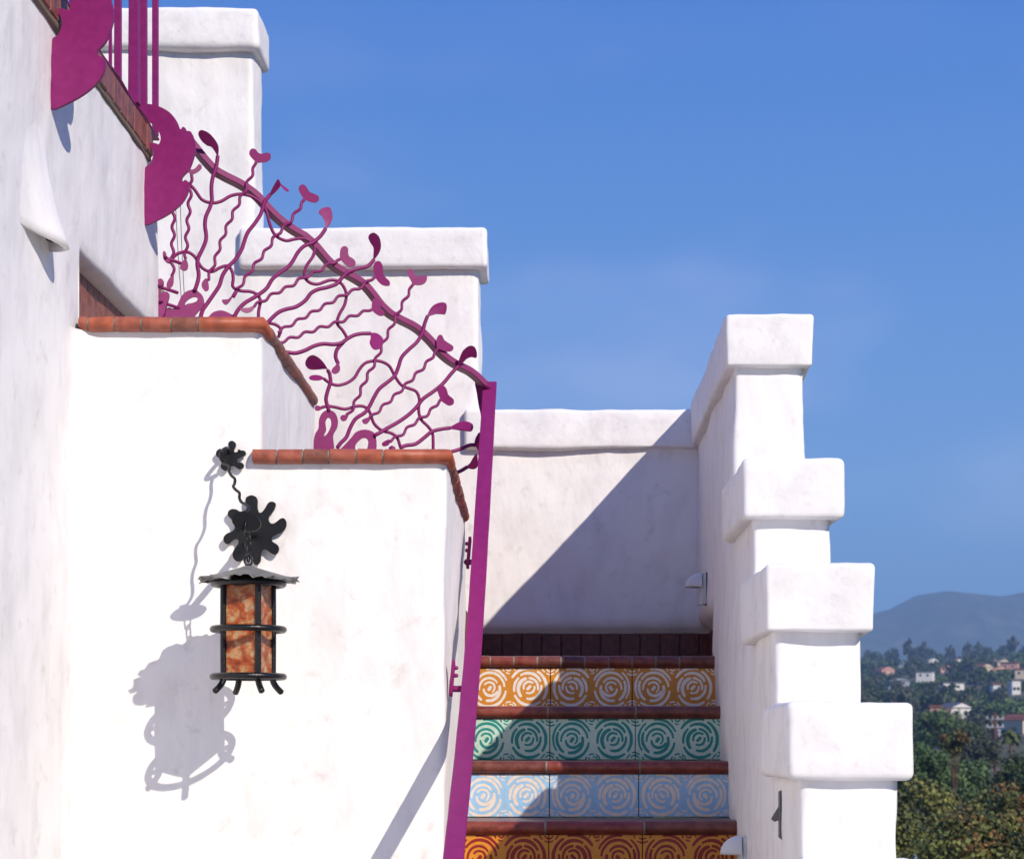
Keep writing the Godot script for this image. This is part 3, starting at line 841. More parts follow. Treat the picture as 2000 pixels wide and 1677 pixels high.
func tile_mask(w: int, h: int) -> PackedFloat32Array:
	var mask := PackedFloat32Array()
	mask.resize(w * h)
	var px := 1670.0 / w
	var wob := FastNoiseLite.new()
	wob.frequency = 0.006
	for s in STROKES:
		var c := Vector2(s[0], s[1])
		var e0 := Vector2(s[2], s[3])
		var e1 := Vector2(s[4], s[5])
		var r0 := e0.distance_to(c)
		var r1 := e1.distance_to(c)
		var a0 := (e0 - c).angle()
		var turn := fposmod(((e1 - c).angle() - a0) * s[6], TAU)
		var thick: float = s[7]
		var reach := maxf(r0, r1) + thick + 14
		for y in range(maxi(0, int((c.y - reach - 180) / px)), mini(h, int((c.y + reach - 180) / px) + 1)):
			for x in range(maxi(0, int((c.x - reach - 130) / px)), mini(w, int((c.x + reach - 130) / px) + 1)):
				var p := Vector2(130 + (x + 0.5) * px, 180 + (y + 0.5) * px)
				var q := p - c
				var r := q.length()
				if r < minf(r0, r1) - thick - 14 or r > reach:
					continue
				var along := fposmod((q.angle() - a0) * s[6], TAU) / turn
				var dist := minf(p.distance_to(e0), p.distance_to(e1)) - thick * 0.86
				if along <= 1.0:
					dist = absf(r - lerpf(r0, r1, along) + 6.0 * wob.get_noise_2d(p.x, p.y)) - thick * (0.86 + 0.28 * sin(along * PI))
				mask[y * w + x] = maxf(mask[y * w + x], clampf(0.5 - dist / (px * 1.6), 0.0, 1.0))
	for s in [[545, 592, 574, 552, 34], [1345, 582, 1392, 535, 30]]:
		var a := Vector2(s[0], s[1])
		var b := Vector2(s[2], s[3])
		for y in h:
			for x in w:
				var p := Vector2(130 + (x + 0.5) * px, 180 + (y + 0.5) * px)
				if p.distance_squared_to(a) < 9000:
					var f := clampf((p - a).dot(b - a) / a.distance_squared_to(b), 0, 1)
					mask[y * w + x] = maxf(mask[y * w + x], clampf(0.5 - (p.distance_to(a.lerp(b, f)) - s[4]) / (px * 1.6), 0, 1))
	return mask


func tile_print(mask: PackedFloat32Array, w: int, h: int, base: Color, ink: Color, seed_: int) -> ImageTexture:
	var im := Image.create(w, h, false, Image.FORMAT_RGB8)
	var f := FastNoiseLite.new()
	f.seed = seed_
	f.frequency = 0.02
	f.fractal_octaves = 4
	for y in h:
		for x in w:
			var c := base.lerp(ink, mask[y * w + x])
			var n := 1.0 + 0.05 * f.get_noise_2d(x, y)
			im.set_pixel(x, y, Color(c.r * n, c.g * n, c.b * n))
	return ImageTexture.create_from_image(im)


func tile_mesh(w: float, h: float, u0: float, u1: float) -> ArrayMesh:
	var st := SurfaceTool.new()
	st.begin(Mesh.PRIMITIVE_TRIANGLES)
	st.set_smooth_group(-1)
	var b := 0.0015
	var outer := [Vector3(-w / 2, -h / 2, -0.001), Vector3(-w / 2, h / 2, -0.001), Vector3(w / 2, h / 2, -0.001), Vector3(w / 2, -h / 2, -0.001)]
	var face := [Vector3(-w / 2 + b, -h / 2 + b, 0), Vector3(-w / 2 + b, h / 2 - b, 0), Vector3(w / 2 - b, h / 2 - b, 0), Vector3(w / 2 - b, -h / 2 + b, 0)]
	var uv := func(p: Vector3) -> Vector2: return Vector2(lerpf(u0, u1, p.x / w + 0.5), 0.5 - p.y / h)
	var add := func(list: Array) -> void:
		for p in [list[0], list[1], list[2], list[0], list[2], list[3]]:
			st.set_uv(uv.call(p))
			st.add_vertex(p)
	add.call(face)
	for i in 4:
		var j := (i + 1) % 4
		add.call([outer[i], outer[j], face[j], face[i]])
		var deep := Vector3(0, 0, -0.008)
		add.call([outer[i] + deep, outer[j] + deep, outer[j], outer[i]])
	st.generate_normals()
	return st.commit()


func stairs() -> void:
	var t := thing("tiled_staircase", "stair flight with red clay nosings and painted rose risers in orange, green and blue", "staircase", v(0.1, -1.62, 5.4))
	var w := 720
	var h := 328
	var mask := tile_mask(w, h)
	var schemes := []
	for s in [[Color(.80, .53, .16), Color(.90, .875, .85)], [Color(.74, .84, .77), Color(.12, .53, .50)], [Color(.58, .74, .87), Color(.87, .82, .77)], [Color(.80, .53, .14), Color(.52, .10, .08)]]:
		var m := paint("tile_print_%d" % schemes.size(), Color(1, 1, 1), 0.36)
		m.albedo_texture = tile_print(mask, w, h, s[0], s[1], schemes.size() + 3)
		m.normal_enabled = true
		m.normal_texture = relief(0.03, 3, 1.5, 256, 41)
		m.normal_scale = 0.12
		schemes.append(m)
	var profile := PackedVector2Array([Vector2(-0.075, -0.044), Vector2(-0.075, 0), Vector2(-0.004, 0)])
	for i in 6:
		var a := PI / 2 - PI * (i + 1) / 7
		profile.append(Vector2(0.001 + cos(a) * 0.021, -0.021 + sin(a) * 0.021))
	profile.append_array([Vector2(0.004, -0.038), Vector2(0.006, -0.044)])
	var inner := PackedVector2Array()
	for q in profile:
		inner.append(Vector2(q.x - 0.002 if q.x > -0.07 else q.x, q.y * 0.94 - 0.0012))
	var tile_h := 0.1405
	var meshes := [tile_mesh(0.2935, tile_h, 0, 1), tile_mesh(0.2935, tile_h, 1, 0), tile_mesh(0.3115, tile_h, 0.0, 1.055), tile_mesh(0.3115, tile_h, 1, -0.055)]
	var flips := [[0, 1, 0], [0, 0, 0], [0, 0, 1], [0, 1, 0]]
	for i in 10:
		var y := 0.314 - 0.187 * i
		var d := 6.67 - 0.28 * i
		for k in 3:
			var x: float = [-0.1855, 0.111, 0.4165][k]
			var flip: int = flips[i % 4][k]
			put("riser_tile", meshes[flip + (2 if k == 2 else 0)], schemes[i % 4], t, Transform3D(Basis(), v(x, y - 0.0445 - tile_h / 2 - 0.0005, d) - t.position))
		var joints := [-0.338]
		if i == 0:
			for k in 9:
				joints.append(-0.2535 + 0.0853 * k)
			joints.append(0.566)
		else:
			joints.append_array([-0.0425 - 0.002 * i, 0.258 + 0.002 * i, 0.566])
		for k in joints.size() - 1:
			var st := mb()
			sweep(st, PackedVector3Array([v(joints[k] + 0.0032, y + rng.randf_range(-.001, .001), d + rng.randf_range(-.001, .001)), v(joints[k + 1] - 0.0032, y + rng.randf_range(-.001, .001), d + rng.randf_range(-.001, .001))]), profile)
			part("nosing_tile", st, [M.nosing_red, M.nosing_red, M.nosing_dark, M.nosing_red, M.nosing_dark][(k * 3 + i) % 5], t)
		var st := mb()
		sweep(st, PackedVector3Array([v(-0.337, y, d), v(0.57, y, d)]), inner)
		part("nosing_grout", st, M.grout, t)
		st = mb()
		var deep := 0.20 if i else 0.85
		vbox(st, Vector3(-0.338, y - 0.03, d + 0.077), Vector3(0.60, y - 0.0015, d + deep + 0.078))
		part("tread_tile", st, M.nosing_dark, t)
		st = mb()
		vbox(st, Vector3(-0.338, y - 0.187, d + 0.0095), Vector3(0.58, y - 0.0446, d + 0.0755 + (0.205 if i else 0.83)))
		part("step_core", st, M.dark_joint, t)
	# the upper flight, climbing to the left behind the blocks
	var u := thing("upper_stair_flight", "upper stair flight climbing left behind the plaster blocks", "staircase", v(-1.0, 0.0, 6.9))
	for i in 5:
		var st := mb()
		vbox(st, Vector3(-3.0, 0.317 + 0.187 * i - 0.19, 6.38), Vector3(-0.36 - 0.25 * i, 0.317 + 0.187 * (i + 1), 7.53))
		part("step_core", st, M.clay_brown, u)
	var deck := mb()
	vbox(deck, Vector3(-1.4, -1.72, -9.0), Vector3(0.56, -1.6, 3.9))
	setting("terrace_floor", deck, M.deck)


# ---------------------------------------------------------------- ironwork

func on_rail(x: float, y: float, ahead := 0.0) -> Vector3:
	return v(x, y, 6.809 + 0.3914 * x - ahead)


func rail_line(a: Array, ahead: float) -> PackedVector3Array:
	var out := PackedVector3Array()
	for q in pairs(a):
		out.append(on_rail(q.x, q.y, ahead))
	return out


func stair_railing() -> void:
	var t := thing("stair_railing", "purple wrought iron stair railing of wavy stems, tendrils and bean-shaped leaves", "railing", on_rail(-0.8, 0.8))
	var st := mb()
	# the top rail is a flat bar on edge with a broad underside
	var line := spline(rail_line(TOP_RAIL_LINE[0], 0.0), 0.02)
	var across := PackedVector3Array()
	var ups := PackedVector3Array()
	for i in line.size():
		var dir := (line[mini(i + 1, line.size() - 1)] - line[maxi(i - 1, 0)]).normalized()
		var out := Vector3(0.36, 0, 0.93)
		var up := out.cross(dir).normalized()
		across.append(out * 0.026)
		ups.append(up * (0.0105 if up.y > 0 else -0.0105))
	bar(st, line, across, ups)
	part("top_rail", st, M.purple, t)
	for i in STEMS.size():
		st = mb()
		tube(st, spline(rail_line(STEMS[i], 0.030 if i < 8 else 0.024), 0.012), 0.0068, 0.0072, 9)
		part("stem", st, M.purple, t)
	for a in SNAKES:
		st = mb()
		tube(st, spline(rail_line(a, 0.022), 0.012), 0.0058, 0.0058, 9)
		part("tendril", st, M.purple, t)
	for i in WAVES.size():
		st = mb()
		var p := spline(rail_line(WAVES[i], 0.034), 0.005)
		var run := 0.0
		var q := PackedVector3Array()
		for k in p.size():
			if k:
				run += p[k].distance_to(p[k - 1])
			var dir := (p[mini(k + 1, p.size() - 1)] - p[maxi(k - 1, 0)]).normalized()
			var side := Vector3(-dir.y, dir.x, 0).normalized()
			q.append(p[k] + side * 0.0048 * sin(run * TAU / 0.058 + i * 1.3) * clampf(run / 0.03, 0, 1))
		tube(st, q, 0.0056, 0.0054, 8)
		part("wavy_stem", st, M.purple, t)
	for i in LEAVES.size():
		var f: Array = LEAVES[i]
		var o := pairs(f[2])
		var base := o[0]
		var far := 0.0
		for q in o:
			far = maxf(far, q.distance_to(base))
		var lay := func(q: Vector2, h: float) -> Vector3:
			var s := q.distance_to(base)
			return on_rail(q.x, q.y, 0.034 + h + f[0] * (q.y - base.y) + f[1] * 0.4 * s * s / far)
		st = mb()
		plate(st, rounded(o, 4), PackedVector2Array(), 0.0055, lay)
		part("leaf", st, M.purple, t)
	for l in LOOPS:
		st = mb()
		plate(st, rounded(pairs(l[0]), 3), rounded(pairs(l[1]), 3), 0.008, func(q: Vector2, h: float) -> Vector3: return on_rail(q.x, q.y, 0.02 + h))
		part("loop_plate", st, M.purple, t)
	st = mb()
	plate(st, rounded(pairs(END_STRIP[0]), 2), PackedVector2Array(), 0.006, func(q: Vector2, h: float) -> Vector3: return on_rail(q.x, q.y, -0.02 + h + 1.1 * (q.x + 0.29)))
	part("end_strip", st, M.purple, t)
	# clamps that hold the railing to the end of the house wall
	for c in CLAMPS:
		st = mb()
		plate(st, rounded(pairs(c), 3), PackedVector2Array(), 0.016, func(q: Vector2, h: float) -> Vector3: return on_rail(q.x, q.y, 0.045 + h))
		var clamp_ := part("clamp", st, M.purple, t)
		var mid := Vector2()
		for q in pairs(c):
			mid += q / (c.size() / 2)
		st = mb()
		tube(st, PackedVector3Array([on_rail(mid.x, mid.y, 0.05), on_rail(mid.x, mid.y, 0.064)]), 0.006, 0.005, 6)
		part("bolt", st, M.purple, clamp_)
		st = mb()
		tube(st, PackedVector3Array([on_rail(mid.x, mid.y, 0.04), on_rail(mid.x + 0.05, mid.y - 0.01, 0.02)]), 0.006, 0.006, 7)
		part("link", st, M.purple, clamp_)
	# its feet on the stair side
	for x in [-1.1, -0.6]:
		st = mb()
		tube(st, PackedVector3Array([on_rail(x, 0.62 + (x + 0.6) * -0.75, 0.0), on_rail(x, 1.05 + (x + 0.6) * -0.45, 0.02)]), 0.012, 0.012, 8)
		part("foot_post", st, M.purple, t)


func handrail() -> void:
	var t := thing("handrail", "long purple flat bar handrail running down the stair toward the viewer", "handrail", v(-0.259, -1.6, 4.0))
	var st := mb()
	var pts := PackedVector3Array()
	for q in pairs(HANDRAIL_LINE):
		pts.append(v(-0.259, q.x, q.y))
	pts.append(v(-0.259, -0.56, 3.92))
	pts.append(v(-0.259, -0.62, 3.80))
	# short straight lengths, welded with faint kinks
	var fine := spline(pts, 0.155)
	var across := PackedVector3Array()
	var ups := PackedVector3Array()
	for i in fine.size():
		var dir := (fine[mini(i + 1, fine.size() - 1)] - fine[maxi(i - 1, 0)]).normalized()
		var up := Vector3.RIGHT.cross(dir).normalized()
		if up.y < 0:
			up = -up
		across.append(Vector3.RIGHT * (0.0248 + 0.0004 * sin(i * 2.1)))
		ups.append(up * 0.007)
		fine[i] -= up * (0.0012 if i % 2 else 0.0)
	bar(st, fine, across, ups)
	part("bar", st, M.purple, t)
	st = mb()
	tube(st, spline(PackedVector3Array([v(-0.259, 1.285, 6.74), v(-0.262, 1.293, 6.71), v(-0.276, 1.298, 6.69)]), 0.005), 0.010, 0.009, 8)
	part("weld", st, M.purple, t)
	for b in [[5.30, 0.185], [6.02, 0.62]]:
		var d: float = b[0]
		var y: float = b[1]
		st = mb()
		var shape := PackedVector2Array()
		for k in 24:
			var ang := TAU * k / 24
			shape.append(Vector2(cos(ang) * 0.017, sin(ang) * 0.017 + (0.036 if sin(ang) > 0 else -0.036)))
		plate(st, shape, PackedVector2Array(), 0.009, func(q: Vector2, h: float) -> Vector3: return v((-0.312 if d < 5.5 else -0.300) + h + 0.004 * sin(q.y * 40.0), y + q.y, d + q.x))
		var p := part("wall_bracket", st, M.purple, t)
		st = mb()
		tube(st, spline(PackedVector3Array([v(-0.312, y - 0.030, d), v(-0.285, y - 0.030, d), v(-0.268, y - 0.022, d), v(-0.259, y - 0.012, d)]), 0.008), 0.0095, 0.009, 10)
		part("bracket_stem", st, M.purple, p)
		st = mb()
		for e in [0.03, 0.008]:
			tube(st, PackedVector3Array([v(-0.31, y + e, d + 0.004), v(-0.297, y + e, d + 0.004)]), 0.0065, 0.0055, 6)
		part("bolt", st, M.purple, p)


func balcony_railing() -> void:
	var t := thing("balcony_railing", "purple balcony railing with upright bars and rounded bracket plates at the upper left", "railing", v(-1.4, 2.01, 5.5))
	var outline := rounded(pairs(PLATE[0]), 3)
	for d in [6.05, 4.945, 3.84]:
		var st := mb()
		plate(st, outline.duplicate(), PackedVector2Array(), 0.012, func(q: Vector2, h: float) -> Vector3: return v(-1.367 + q.x, q.y, d - h))
		part("bracket_plate", st, M.purple, t)
	var st := mb()
	var strip := PackedVector3Array()
	for i in 30:
		var d := 3.4 + i * 0.096
		strip.append(v(-1.375, 2.032 + 0.006 * sin(i * 1.7), d))
	sweep(st, strip, PackedVector2Array([Vector2(-0.06, -0.008), Vector2(-0.06, 0.004), Vector2(0.02, 0.004), Vector2(0.028, -0.002), Vector2(0.028, -0.008)]))
	part("base_strip", st, M.purple, t)
	for q in [[6.164, 0.0095, 0.0095], [5.99, 0.011, 0.010], [5.86, 0.017, 0.012], [5.643, 0.010, 0.010], [5.547, 0.0045, 0.0045], [5.33, 0.010, 0.010], [5.17, 0.019, 0.013], [5.02, 0.010, 0.010], [4.83, 0.010, 0.010], [4.66, 0.019, 0.013], [4.5, 0.010, 0.010], [4.3, 0.010, 0.010], [4.1, 0.010, 0.010], [3.9, 0.010, 0.010], [3.7, 0.010, 0.010]]:
		st = mb()
		bar(st, PackedVector3Array([v(-1.356, 2.03, q[0]), v(-1.356, 3.0, q[0])]), PackedVector3Array([Vector3.RIGHT * q[1], Vector3.RIGHT * q[2]]), PackedVector3Array([Vector3.BACK * q[1], Vector3.BACK * q[2]]))
		part("bar", st, M.purple, t)
	st = mb()
	sweep(st, PackedVector3Array([v(-1.356, 3.0, 3.4), v(-1.356, 3.0, 6.25)]), PackedVector2Array([Vector2(-0.025, -0.01), Vector2(-0.025, 0.01), Vector2(0.025, 0.01), Vector2(0.025, -0.01)]))
	part("top_rail", st, M.purple, t)


# ---------------------------------------------------------------- lantern and fittings

func lantern() -> void:
	var t := thing("wall_lantern", "black iron lantern with amber panels hanging from splat-shaped wall plates", "lantern", v(-0.86, 0.14, 5.19))
	var flat := func(d: float) -> Callable: return func(q: Vector2, h: float) -> Vector3: return v(q.x, q.y, d - h)
	var st := mb()
	plate(st, rounded(pairs(SPLAT_LARGE[0]), 3), PackedVector2Array(), 0.008, flat.call(5.185))
	var big := part("wall_plate", st, M.black_iron, t)
	st = mb()
	for q in [[-0.857, 0.634], [-0.875, 0.545], [-0.905, 0.60]]:
		tube(st, PackedVector3Array([v(q[0], q[1], 5.183), v(q[0], q[1], 5.174)]), 0.0045, 0.0035, 6)
	part("screw", st, M.dull_iron, big)
	st = mb()
	plate(st, rounded(pairs(SPLAT_SMALL[0]), 3), PackedVector2Array(), 0.008, flat.call(5.185))
	var little := part("wall_plate", st, M.black_iron, t)
	st = mb()
	for q in [[-0.957, 0.822], [-0.904, 0.82]]:
		tube(st, PackedVector3Array([v(q[0], q[1], 5.183), v(q[0], q[1], 5.174)]), 0.0045, 0.0035, 6)
	tube(st, spline(PackedVector3Array([v(-0.935, 0.815, 5.182), v(-0.935, 0.822, 5.15), v(-0.943, 0.808, 5.125), v(-0.948, 0.792, 5.14), v(-0.94, 0.786, 5.16)]), 0.006), 0.0055, 0.0055, 8)
	part("eye_bolt", st, M.dull_iron, little)
	st = mb()
	tube(st, PackedVector3Array([v(-0.868, 0.583, 5.185), v(-0.842, 0.588, 4.925)]), 0.010, 0.009, 10)
	part("arm", st, M.black_iron, t)
	st = mb()
	var kidney := PackedVector2Array()
	for k in 28:
		var a := TAU * k / 28
		var r := 0.031 * (1.0 - 0.12 * cos(2.0 * (a + 0.8)))
		kidney.append(Vector2(cos(a) * r * 1.1, sin(a) * r * 0.86).rotated(-0.5))
	plate(st, kidney, PackedVector2Array(), 0.006, func(q: Vector2, h: float) -> Vector3: return v(-0.840 + q.x, 0.590 + q.y, 4.925 - h + q.x * 0.5 - q.y * 0.3))
	part("arm_plate", st, M.dull_iron, t)
	st = mb()
	var rod := PackedVector3Array()
	for i in range(0, HANGER_ROD.size(), 3):
		rod.append(v(HANGER_ROD[i], HANGER_ROD[i + 1], HANGER_ROD[i + 2]))
	tube(st, spline(rod, 0.006), 0.0042, 0.0042, 8)
	part("hanger_rod", st, M.dull_iron, t)
	var c := v(-0.834, -0.004, 4.92)
	var at := func(x: float, y: float, z: float) -> Vector3: return c + Vector3(x, y, z)
	for k in 3:
		st = mb()
		var loop := PackedVector3Array()
		var mid := 0.572 - 0.032 * k
		for i in 15:
			var a := TAU * i / 14
			var side := Vector3(1, 0, 0.35) if k % 2 else Vector3(-0.3, 0, 1)
			loop.append(at.call(-0.005 + 0.0025 * k, mid, 0) + side.normalized() * cos(a) * 0.0085 + Vector3.UP * sin(a) * 0.023)
		tube(st, loop, 0.0023, 0.0023, 7)
		part("chain_link", st, M.dull_iron, t)
	st = mb()
	var loop := PackedVector3Array()
	for i in 17:
		var a := TAU * i / 16
		loop.append(at.call(cos(a) * 0.0105, 0.490 + sin(a) * 0.0125, 0.0))
	tube(st, loop, 0.003, 0.003, 8)
	part("top_loop", st, M.dull_iron, t)
	# the roof: a beaten sheet with snipped, curling edges
	st = mb()
	var rows := []
	var n := 72
	for shell in 2:
		for j in 8:
			var f := j / 7.0
			var row := PackedVector3Array()
			for i in n:
				var a := TAU * i / n
				var tooth: float = [0.0, 0.004, 0.003, -0.017, 0.001, 0.005][i % 6] + 0.004 * sin(i * 1.37)
				var r := (0.130 + tooth) * f if f > 0.86 else 0.130 * f
				var y := 0.480 - 0.036 * pow(f, 0.8) - 0.006 * f * f + (0.0022 * sin(a * 9.0) + 0.0018 * sin(a * 5.0 + 1.0) + 0.0022 * sin(a * 23.0)) * f * f * (1.6 if f > 0.9 else 0.4)
				row.append(at.call(cos(a) * r, y - 0.0016 * shell, sin(a) * r))
			rows.append(row)
	var under := rows.slice(8)
	under.reverse()
	grid(st, rows.slice(0, 8) + under, true)
	part("roof", st, M.roof_metal, t)
	for q in [[0.4275, 0.0925], [0.306, 0.0935], [0.180, 0.0935]]:
		st = mb()
		ring(st, at.call(0, q[0], 0), q[1], 0.0088, 44)
		part("ring", st, M.black_iron, t)
	var corners := []
	for k in 4:
		var a := deg_to_rad(31.0 + 90.0 * k)
		corners.append(Vector3(sin(a), 0, cos(a)))
	for k in 4:
		var o: Vector3 = corners[k]
		st = mb()
		tube(st, spline(PackedVector3Array([at.call(0, 0.434, 0) + o * 0.070, at.call(0, 0.30, 0) + o * 0.0705, at.call(0, 0.185, 0) + o * 0.070, at.call(0, 0.165, 0) + o * 0.072, at.call(0, 0.150, 0) + o * 0.083, at.call(0, 0.139, 0) + o * 0.095]), 0.012), 0.0085, 0.0085, 9)
		part("post", st, M.black_iron, t)
		var b: Vector3 = corners[(k + 1) % 4]
		st = mb()
		var out := (o + b).normalized() * 0.0025
		st.set_smooth_group(-1)
		var lo0: Vector3 = at.call(0, 0.184, 0) + o * 0.066
		var lo1: Vector3 = at.call(0, 0.184, 0) + b * 0.066
		var up := Vector3.UP * 0.244
		quad(st, lo0 + out, lo0 + up + out, lo1 + up + out, lo1 + out)
		quad(st, lo1 - out, lo1 + up - out, lo0 + up - out, lo0 - out)
		part("amber_panel", st, M.mica, t)
	st = mb()
	for k in 4:
		var o: Vector3 = corners[k]
		for y in [0.4275, 0.306, 0.180]:
			tube(st, PackedVector3Array([at.call(0, y, 0) + o * 0.068, at.call(0, y, 0) + o * 0.091]), 0.006, 0.006, 7)
	part("ring_stay", st, M.black_iron, t)
	st = mb()
	var base := PackedVector2Array()
	for k in 4:
		base.append(Vector2(corners[k].x, corners[k].z) * 0.070)
	plate(st, base, PackedVector2Array(), 0.006, func(q: Vector2, h: float) -> Vector3: return at.call(q.x, 0.181 + h, q.y))
	part("base_plate", st, M.black_iron, t)
	st = mb()
	tube(st, PackedVector3Array([at.call(0, 0.43, 0), at.call(0, 0.47, 0)]), 0.07, 0.02, 12)
	part("roof_collar", st, M.black_iron, t)


func step_light(at: Vector3, label: String) -> void:
	var t := thing("step_light", label, "step light", at, "white step lights on the stair wall")
	var st := mb()
	# a narrow rounded back plate and a half dome over its upper part, both turned to the stair (-x)
	var w := 0.030
	var rows := []
	for j in 13:
		var f := j / 12.0
		var y := lerpf(-0.062, 0.058, f)
		var half := w * (1.0 - 0.35 * pow(maxf(0.0, f - 0.5) * 2.0, 2.0))
		var row := PackedVector3Array()
		for i in 13:
			var u := -1.0 + i / 6.0
			row.append(Vector3(-0.004 - 0.015 * pow(1.0 - pow(absf(u), 3.0), 0.5), y, u * half))
		rows.append(row)
	grid(st, rows)
	put("back_plate", finish(st), M.white_shell, t)
	st = mb()
	rows = []
	for shell in 2:
		for j in 11:
			var f := j / 10.0 * PI / 2
			var k := 1.0 if shell == 0 else 0.88
			var row := PackedVector3Array()
			for i in 17:
				var a := PI * i / 16 - PI / 2
				row.append(Vector3(-0.008 - 0.062 * cos(f) * cos(a) * k, 0.004 + 0.056 * sin(f) * k, 0.040 * sin(a) * cos(f * 0.82) * k))
			rows.append(row)
	var inside := rows.slice(11)
	inside.reverse()
	var outer := rows.slice(0, 11)
	outer.reverse()
	inside.reverse()
	grid(st, outer + inside)
	put("hood", finish(st), M.white_shell, t)
	st = mb()
	box(st, Vector3(-0.050, 0.006, -0.012), Vector3(-0.022, 0.010, 0.012))
	put("lens", finish(st), M.black_hole, t)
	st = mb()
	box(st, Vector3(-0.003, -0.060, -0.030), Vector3(0.030, 0.056, 0.030))
	put("mount", finish(st), M.white_shell, t)
	st = mb()
	box(st, Vector3(0.008, -0.063, -0.0325), Vector3(0.012, 0.059, 0.0325))
	put("gasket", finish(st), M.black_hole, t)


func finish(st: SurfaceTool) -> ArrayMesh:
	st.generate_normals()
	return st.commit()


func latch() -> void:
	var t := thing("latch_plate", "narrow grey steel latch plate set in the shaded stair parapet", "latch", v(0.556, -0.18, 4.62))
	put("plate", chamfered(Vector3(0.010, 0.118, 0.026), 0.002), M.steel, t, Transform3D(Basis(), Vector3(-0.004, 0, 0)))
	put("plate_edge", chamfered(Vector3(0.008, 0.124, 0.012), 0.001), M.black_hole, t, Transform3D(Basis(), Vector3(-0.001, 0, 0.014)))
	var st := mb()
	var side := PackedVector2Array([Vector2(0.0, 0.022), Vector2(0.016, -0.004), Vector2(0.020, -0.012), Vector2(0.012, -0.018), Vector2(0.0, -0.014)])
	plate(st, side, PackedVector2Array(), 0.012, func(q: Vector2, h: float) -> Vector3: return Vector3(-0.008 - q.x, q.y, h))
	put("bolt", finish(st), M.steel, t)
	st = mb()
	for y in [0.030, -0.031]:
		tube(st, PackedVector3Array([Vector3(-0.008, y, 0), Vector3(-0.0105, y, 0)]), 0.0025, 0.002, 6)
	put("screw", finish(st), M.white_shell, t)


func cables() -> void:
	for k in 2:
		var t := thing("thin_cable", ["thin grey cable hanging beside the house corner, the left one", "thin grey cable hanging beside the house corner, the right one"][k], "cable", v(-1.30 + 0.012 * k, 1.5, 6.30))
		var st := mb()
		tube(st, spline(PackedVector3Array([v(-1.322 + 0.018 * k, 1.95, 6.30), v(-1.312 + 0.014 * k, 1.7, 6.31), v(-1.298 + 0.010 * k, 1.45, 6.32), v(-1.30 + 0.01 * k, 1.2, 6.34)]), 0.05), 0.0012, 0.0012, 5)
		part("strand", st, M.dull_iron, t)


# ---------------------------------------------------------------- the town and the hills

const RISE := [[0, 0], [90, 0.2], [200, 2], [270, 3.5], [400, 8], [520, 13], [700, 24], [1000, 43], [1300, 60], [1600, 74], [1800, 70], [2400, 40], [4500, 60], [13000, 120]]


func ground_at(x: float, d: float) -> float:
	var r := sqrt(x * x + d * d)
	var h := 0.0
	for i in RISE.size() - 1:
		if r >= RISE[i][0]:
			var f := clampf((r - RISE[i][0]) / (RISE[i + 1][0] - RISE[i][0]), 0, 1)
			h = lerpf(RISE[i][1], RISE[i + 1][1], f)
	h += bumps.get_noise_2d(x * 0.012, d * 0.012) * clampf(r / 1600.0, 0, 1) * 9.0
	if d > 0:
		h += (x - 0.21 * d) * 0.075 * clampf((r - 500.0) / 900.0, 0, 1)
	return h


func foliage(called: String, rough := 0.75) -> StandardMaterial3D:
	var m := paint(called, Color(1, 1, 1), rough)
	m.vertex_color_use_as_albedo = true
	m.backlight_enabled = true
	m.backlight = Color(.10, .13, .03)
	return m


# leaves spread through clumps inside an ellipsoid; every leaf two folded triangles with a colour of its own
func crown(size: Vector3, clumps: int, per: int, leaf: float, tones: Array, r: RandomNumberGenerator, spread := 0.34, droop := 0.0) -> ArrayMesh:
	var vs := PackedVector3Array()
	var ns := PackedVector3Array()
	var cs := PackedColorArray()
	for i in clumps:
		var dir := Vector3(r.randfn(), r.randfn(), r.randfn()).normalized()
		var c := dir * pow(r.randf(), 0.45) * 0.82
		c.y = maxf(c.y, -0.62 + 0.3 * r.randf())
		var big := spread * r.randf_range(0.6, 1.25)
		var tone: Color = tones[r.randi() % tones.size()]
		for k in per:
			var o := Vector3(r.randfn(), r.randfn(), r.randfn()).normalized() * big * pow(r.randf(), 0.4)
			var p := (c + o) * size
			p.y -= droop * r.randf() * size.y * 0.3
			var n := (o.normalized() + Vector3(r.randfn(), r.randfn() + 0.5, r.randfn()) * 0.55).normalized()
			var a := n.cross(Vector3(r.randfn(), r.randfn(), r.randfn())).normalized()
			var b := n.cross(a)
			var l := leaf * r.randf_range(0.6, 1.35)
			var w := l * r.randf_range(0.32, 0.5)
			var tint := tone.lerp(tones[r.randi() % tones.size()], r.randf() * 0.5) * r.randf_range(0.6, 1.75)
			tint.a = 1
			var base := p - a * l * 0.5
			var tip := p + a * l * 0.5
			var fold := n * w * 0.35
			for q in [base, p + b * w - fold, tip, base, tip, p - b * w - fold]:
				vs.append(q)
				ns.append(n)
				cs.append(tint)
	var arrays := []
	arrays.resize(Mesh.ARRAY_MAX)
	arrays[Mesh.ARRAY_VERTEX] = vs
	arrays[Mesh.ARRAY_NORMAL] = ns
	arrays[Mesh.ARRAY_COLOR] = cs
	var mesh := ArrayMesh.new()
	mesh.add_surface_from_arrays(Mesh.PRIMITIVE_TRIANGLES, arrays)
	return mesh


